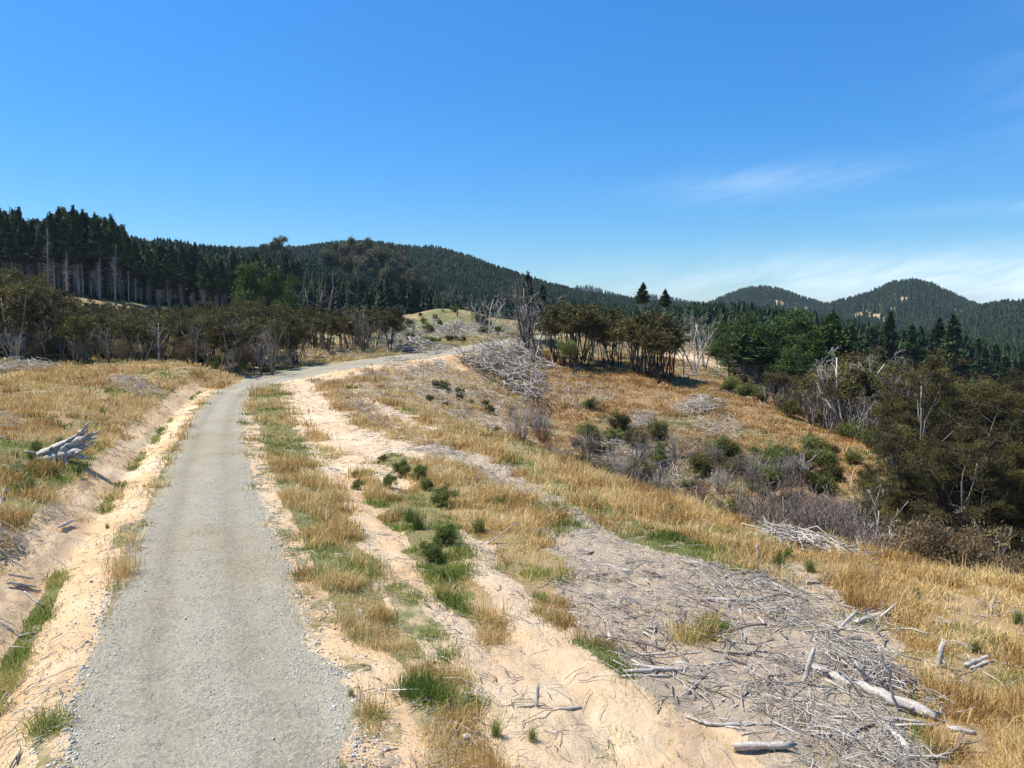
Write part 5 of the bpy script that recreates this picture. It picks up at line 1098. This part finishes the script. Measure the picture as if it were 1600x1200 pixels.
# haze: even air around everything
hv = np.array([(a, b_, c) for a in (-6100, 6100) for b_ in (-6100, 6100) for c in (float(gz.min()) - 1, float(gz.max()) + 40)], float)
hme = mk_mesh('haze', hv, np.array([(0, 1, 3, 2), (4, 6, 7, 5), (0, 4, 5, 1), (2, 3, 7, 6), (0, 2, 6, 4), (1, 5, 7, 3)]), None, None)
hm = bpy.data.materials.new('haze_air'); hm.use_nodes = True; hn = hm.node_tree; hn.nodes.clear(); ho = hn.nodes.new('ShaderNodeOutputMaterial'); pv = hn.nodes.new('ShaderNodeVolumePrincipled')
pv.inputs['Color'].default_value = (.72, .85, 1, 1); pv.inputs['Density'].default_value = .00006; pv.inputs['Anisotropy'].default_value = .2; hn.links.new(pv.outputs[0], ho.inputs['Volume']); hme.materials.append(hm)
haze = link('haze', hme); tag(haze, 'thin bluish air between the camera and the far hills', 'haze', kind='stuff')

# ================================================================== light, sky, camera
scn = bpy.context.scene
SUN_AZ, SUN_EL = R(-80), R(60)          # to the left of the view and a little ahead
sd = bpy.data.lights.new('sun', 'SUN'); sd.energy = 5.0; sd.angle = R(.53); sd.color = (1, .955, .88)
so = bpy.data.objects.new('sun', sd); C.objects.link(so)
from mathutils import Vector
dv = Vector((math.sin(SUN_AZ) * math.cos(SUN_EL), math.cos(SUN_AZ) * math.cos(SUN_EL), math.sin(SUN_EL)))
so.rotation_euler = dv.to_track_quat('Z', 'Y').to_euler(); so.location = (-60, 20, 90)
w = bpy.data.worlds.new('World'); scn.world = w; w.use_nodes = True; nt = w.node_tree; nt.nodes.clear()
wo = nd(nt, 'ShaderNodeOutputWorld'); bg = nd(nt, 'ShaderNodeBackground'); sky = nd(nt, 'ShaderNodeTexSky', sky_type='NISHITA')
sky.sun_disc = False; sky.sun_elevation = SUN_EL; sky.sun_rotation = SUN_AZ; sky.altitude = 900; sky.air_density = 1.0; sky.dust_density = .1; sky.ozone_density = 4.5
tcw = nd(nt, 'ShaderNodeTexCoord'); sx = nd(nt, 'ShaderNodeSeparateXYZ'); L(nt, tcw.outputs['Generated'], sx.inputs[0])
azn = mth(nt, 'ARCTAN2', sx.outputs[0], sx.outputs[1]); eln = sx.outputs[2]
cb = nd(nt, 'ShaderNodeCombineXYZ'); L(nt, mth(nt, 'MULTIPLY', azn, 4.0), cb.inputs[0]); L(nt, mth(nt, 'MULTIPLY', mth(nt, 'MULTIPLY_ADD', azn, -.22, eln), 22.0), cb.inputs[1])
cn = noise(nt, 1.0, 7, .6, cb.outputs[0], .9); cn2 = noise(nt, 3.1, 6, .65, cb.outputs[0], 1.2)
def bell(src, c, wd): return mth(nt, 'EXPONENT', mth(nt, 'MULTIPLY', mth(nt, 'POWER', mth(nt, 'ABSOLUTE', mth(nt, 'DIVIDE', mth(nt, 'SUBTRACT', src, c), wd)), 2.0), -1.0))
wisp = mth(nt, 'MULTIPLY', bell(azn, .33, .13), bell(mth(nt, 'MULTIPLY_ADD', azn, -.04, eln), .148, .02))
bank = mth(nt, 'MULTIPLY', ramp(nt, azn, [(.02, 0.0), (.5, 1.0)]), bell(eln, .035, .032))
edge = mth(nt, 'MULTIPLY', bell(azn, .66, .09), bell(eln, .25, .09))
low = mth(nt, 'MULTIPLY', bell(azn, .62, .16), bell(eln, .118, .008))
cm = mth(nt, 'ADD', mth(nt, 'MULTIPLY', wisp, .36), mth(nt, 'ADD', mth(nt, 'MULTIPLY', bank, 1.15), mth(nt, 'ADD', mth(nt, 'MULTIPLY', edge, .18), mth(nt, 'MULTIPLY', low, .22))))
den = mth(nt, 'MULTIPLY', cm, ramp(nt, mth(nt, 'MULTIPLY_ADD', cn2, .35, mth(nt, 'MULTIPLY', cn, .65)), [(.38, .05), (.62, 1.0)]))
hs = nd(nt, 'ShaderNodeHueSaturation'); hs.inputs['Saturation'].default_value = 1.28; L(nt, mixc(nt, 1.0, sky.outputs[0], ramp(nt, sx.outputs[2], [(0, (.44, .49, .54)), (.1, (.54, .60, .63)), (.2, (.66, .70, .74)), (.37, (.82, .83, .86)), (1, (.82, .83, .86))]), 'MULTIPLY'), hs.inputs['Color'])
skc = mixc(nt, mth(nt, 'MINIMUM', mth(nt, 'MULTIPLY', den, .75), .8), hs.outputs[0], (4.6, 5.3, 5.9))
L(nt, skc, bg.inputs[0]); bg.inputs[1].default_value = .150; L(nt, bg.outputs[0], wo.inputs[0])

cam = bpy.data.cameras.new('camera'); co = bpy.data.objects.new('camera', cam); C.objects.link(co); co.location = (0, 0, CZ); co.rotation_euler = (math.pi / 2 - PITCH, 0, 0)
cam.sensor_width = 36; cam.lens = F / 1600 * 36; cam.clip_start = .1; cam.clip_end = 30000; scn.camera = co
scn.view_settings.view_transform = 'Standard'; scn.view_settings.look = 'None'; scn.view_settings.exposure = .6; scn.view_settings.gamma = 1
scn.render.engine = 'CYCLES'; scn.cycles.max_bounces = 5; scn.cycles.diffuse_bounces = 3; scn.cycles.transmission_bounces = 2; scn.cycles.glossy_bounces = 1; scn.cycles.volume_bounces = 0
scn.cycles.use_denoising = True; scn.cycles.use_adaptive_sampling = True; scn.cycles.adaptive_threshold = .02
print('objects', len(bpy.data.objects))
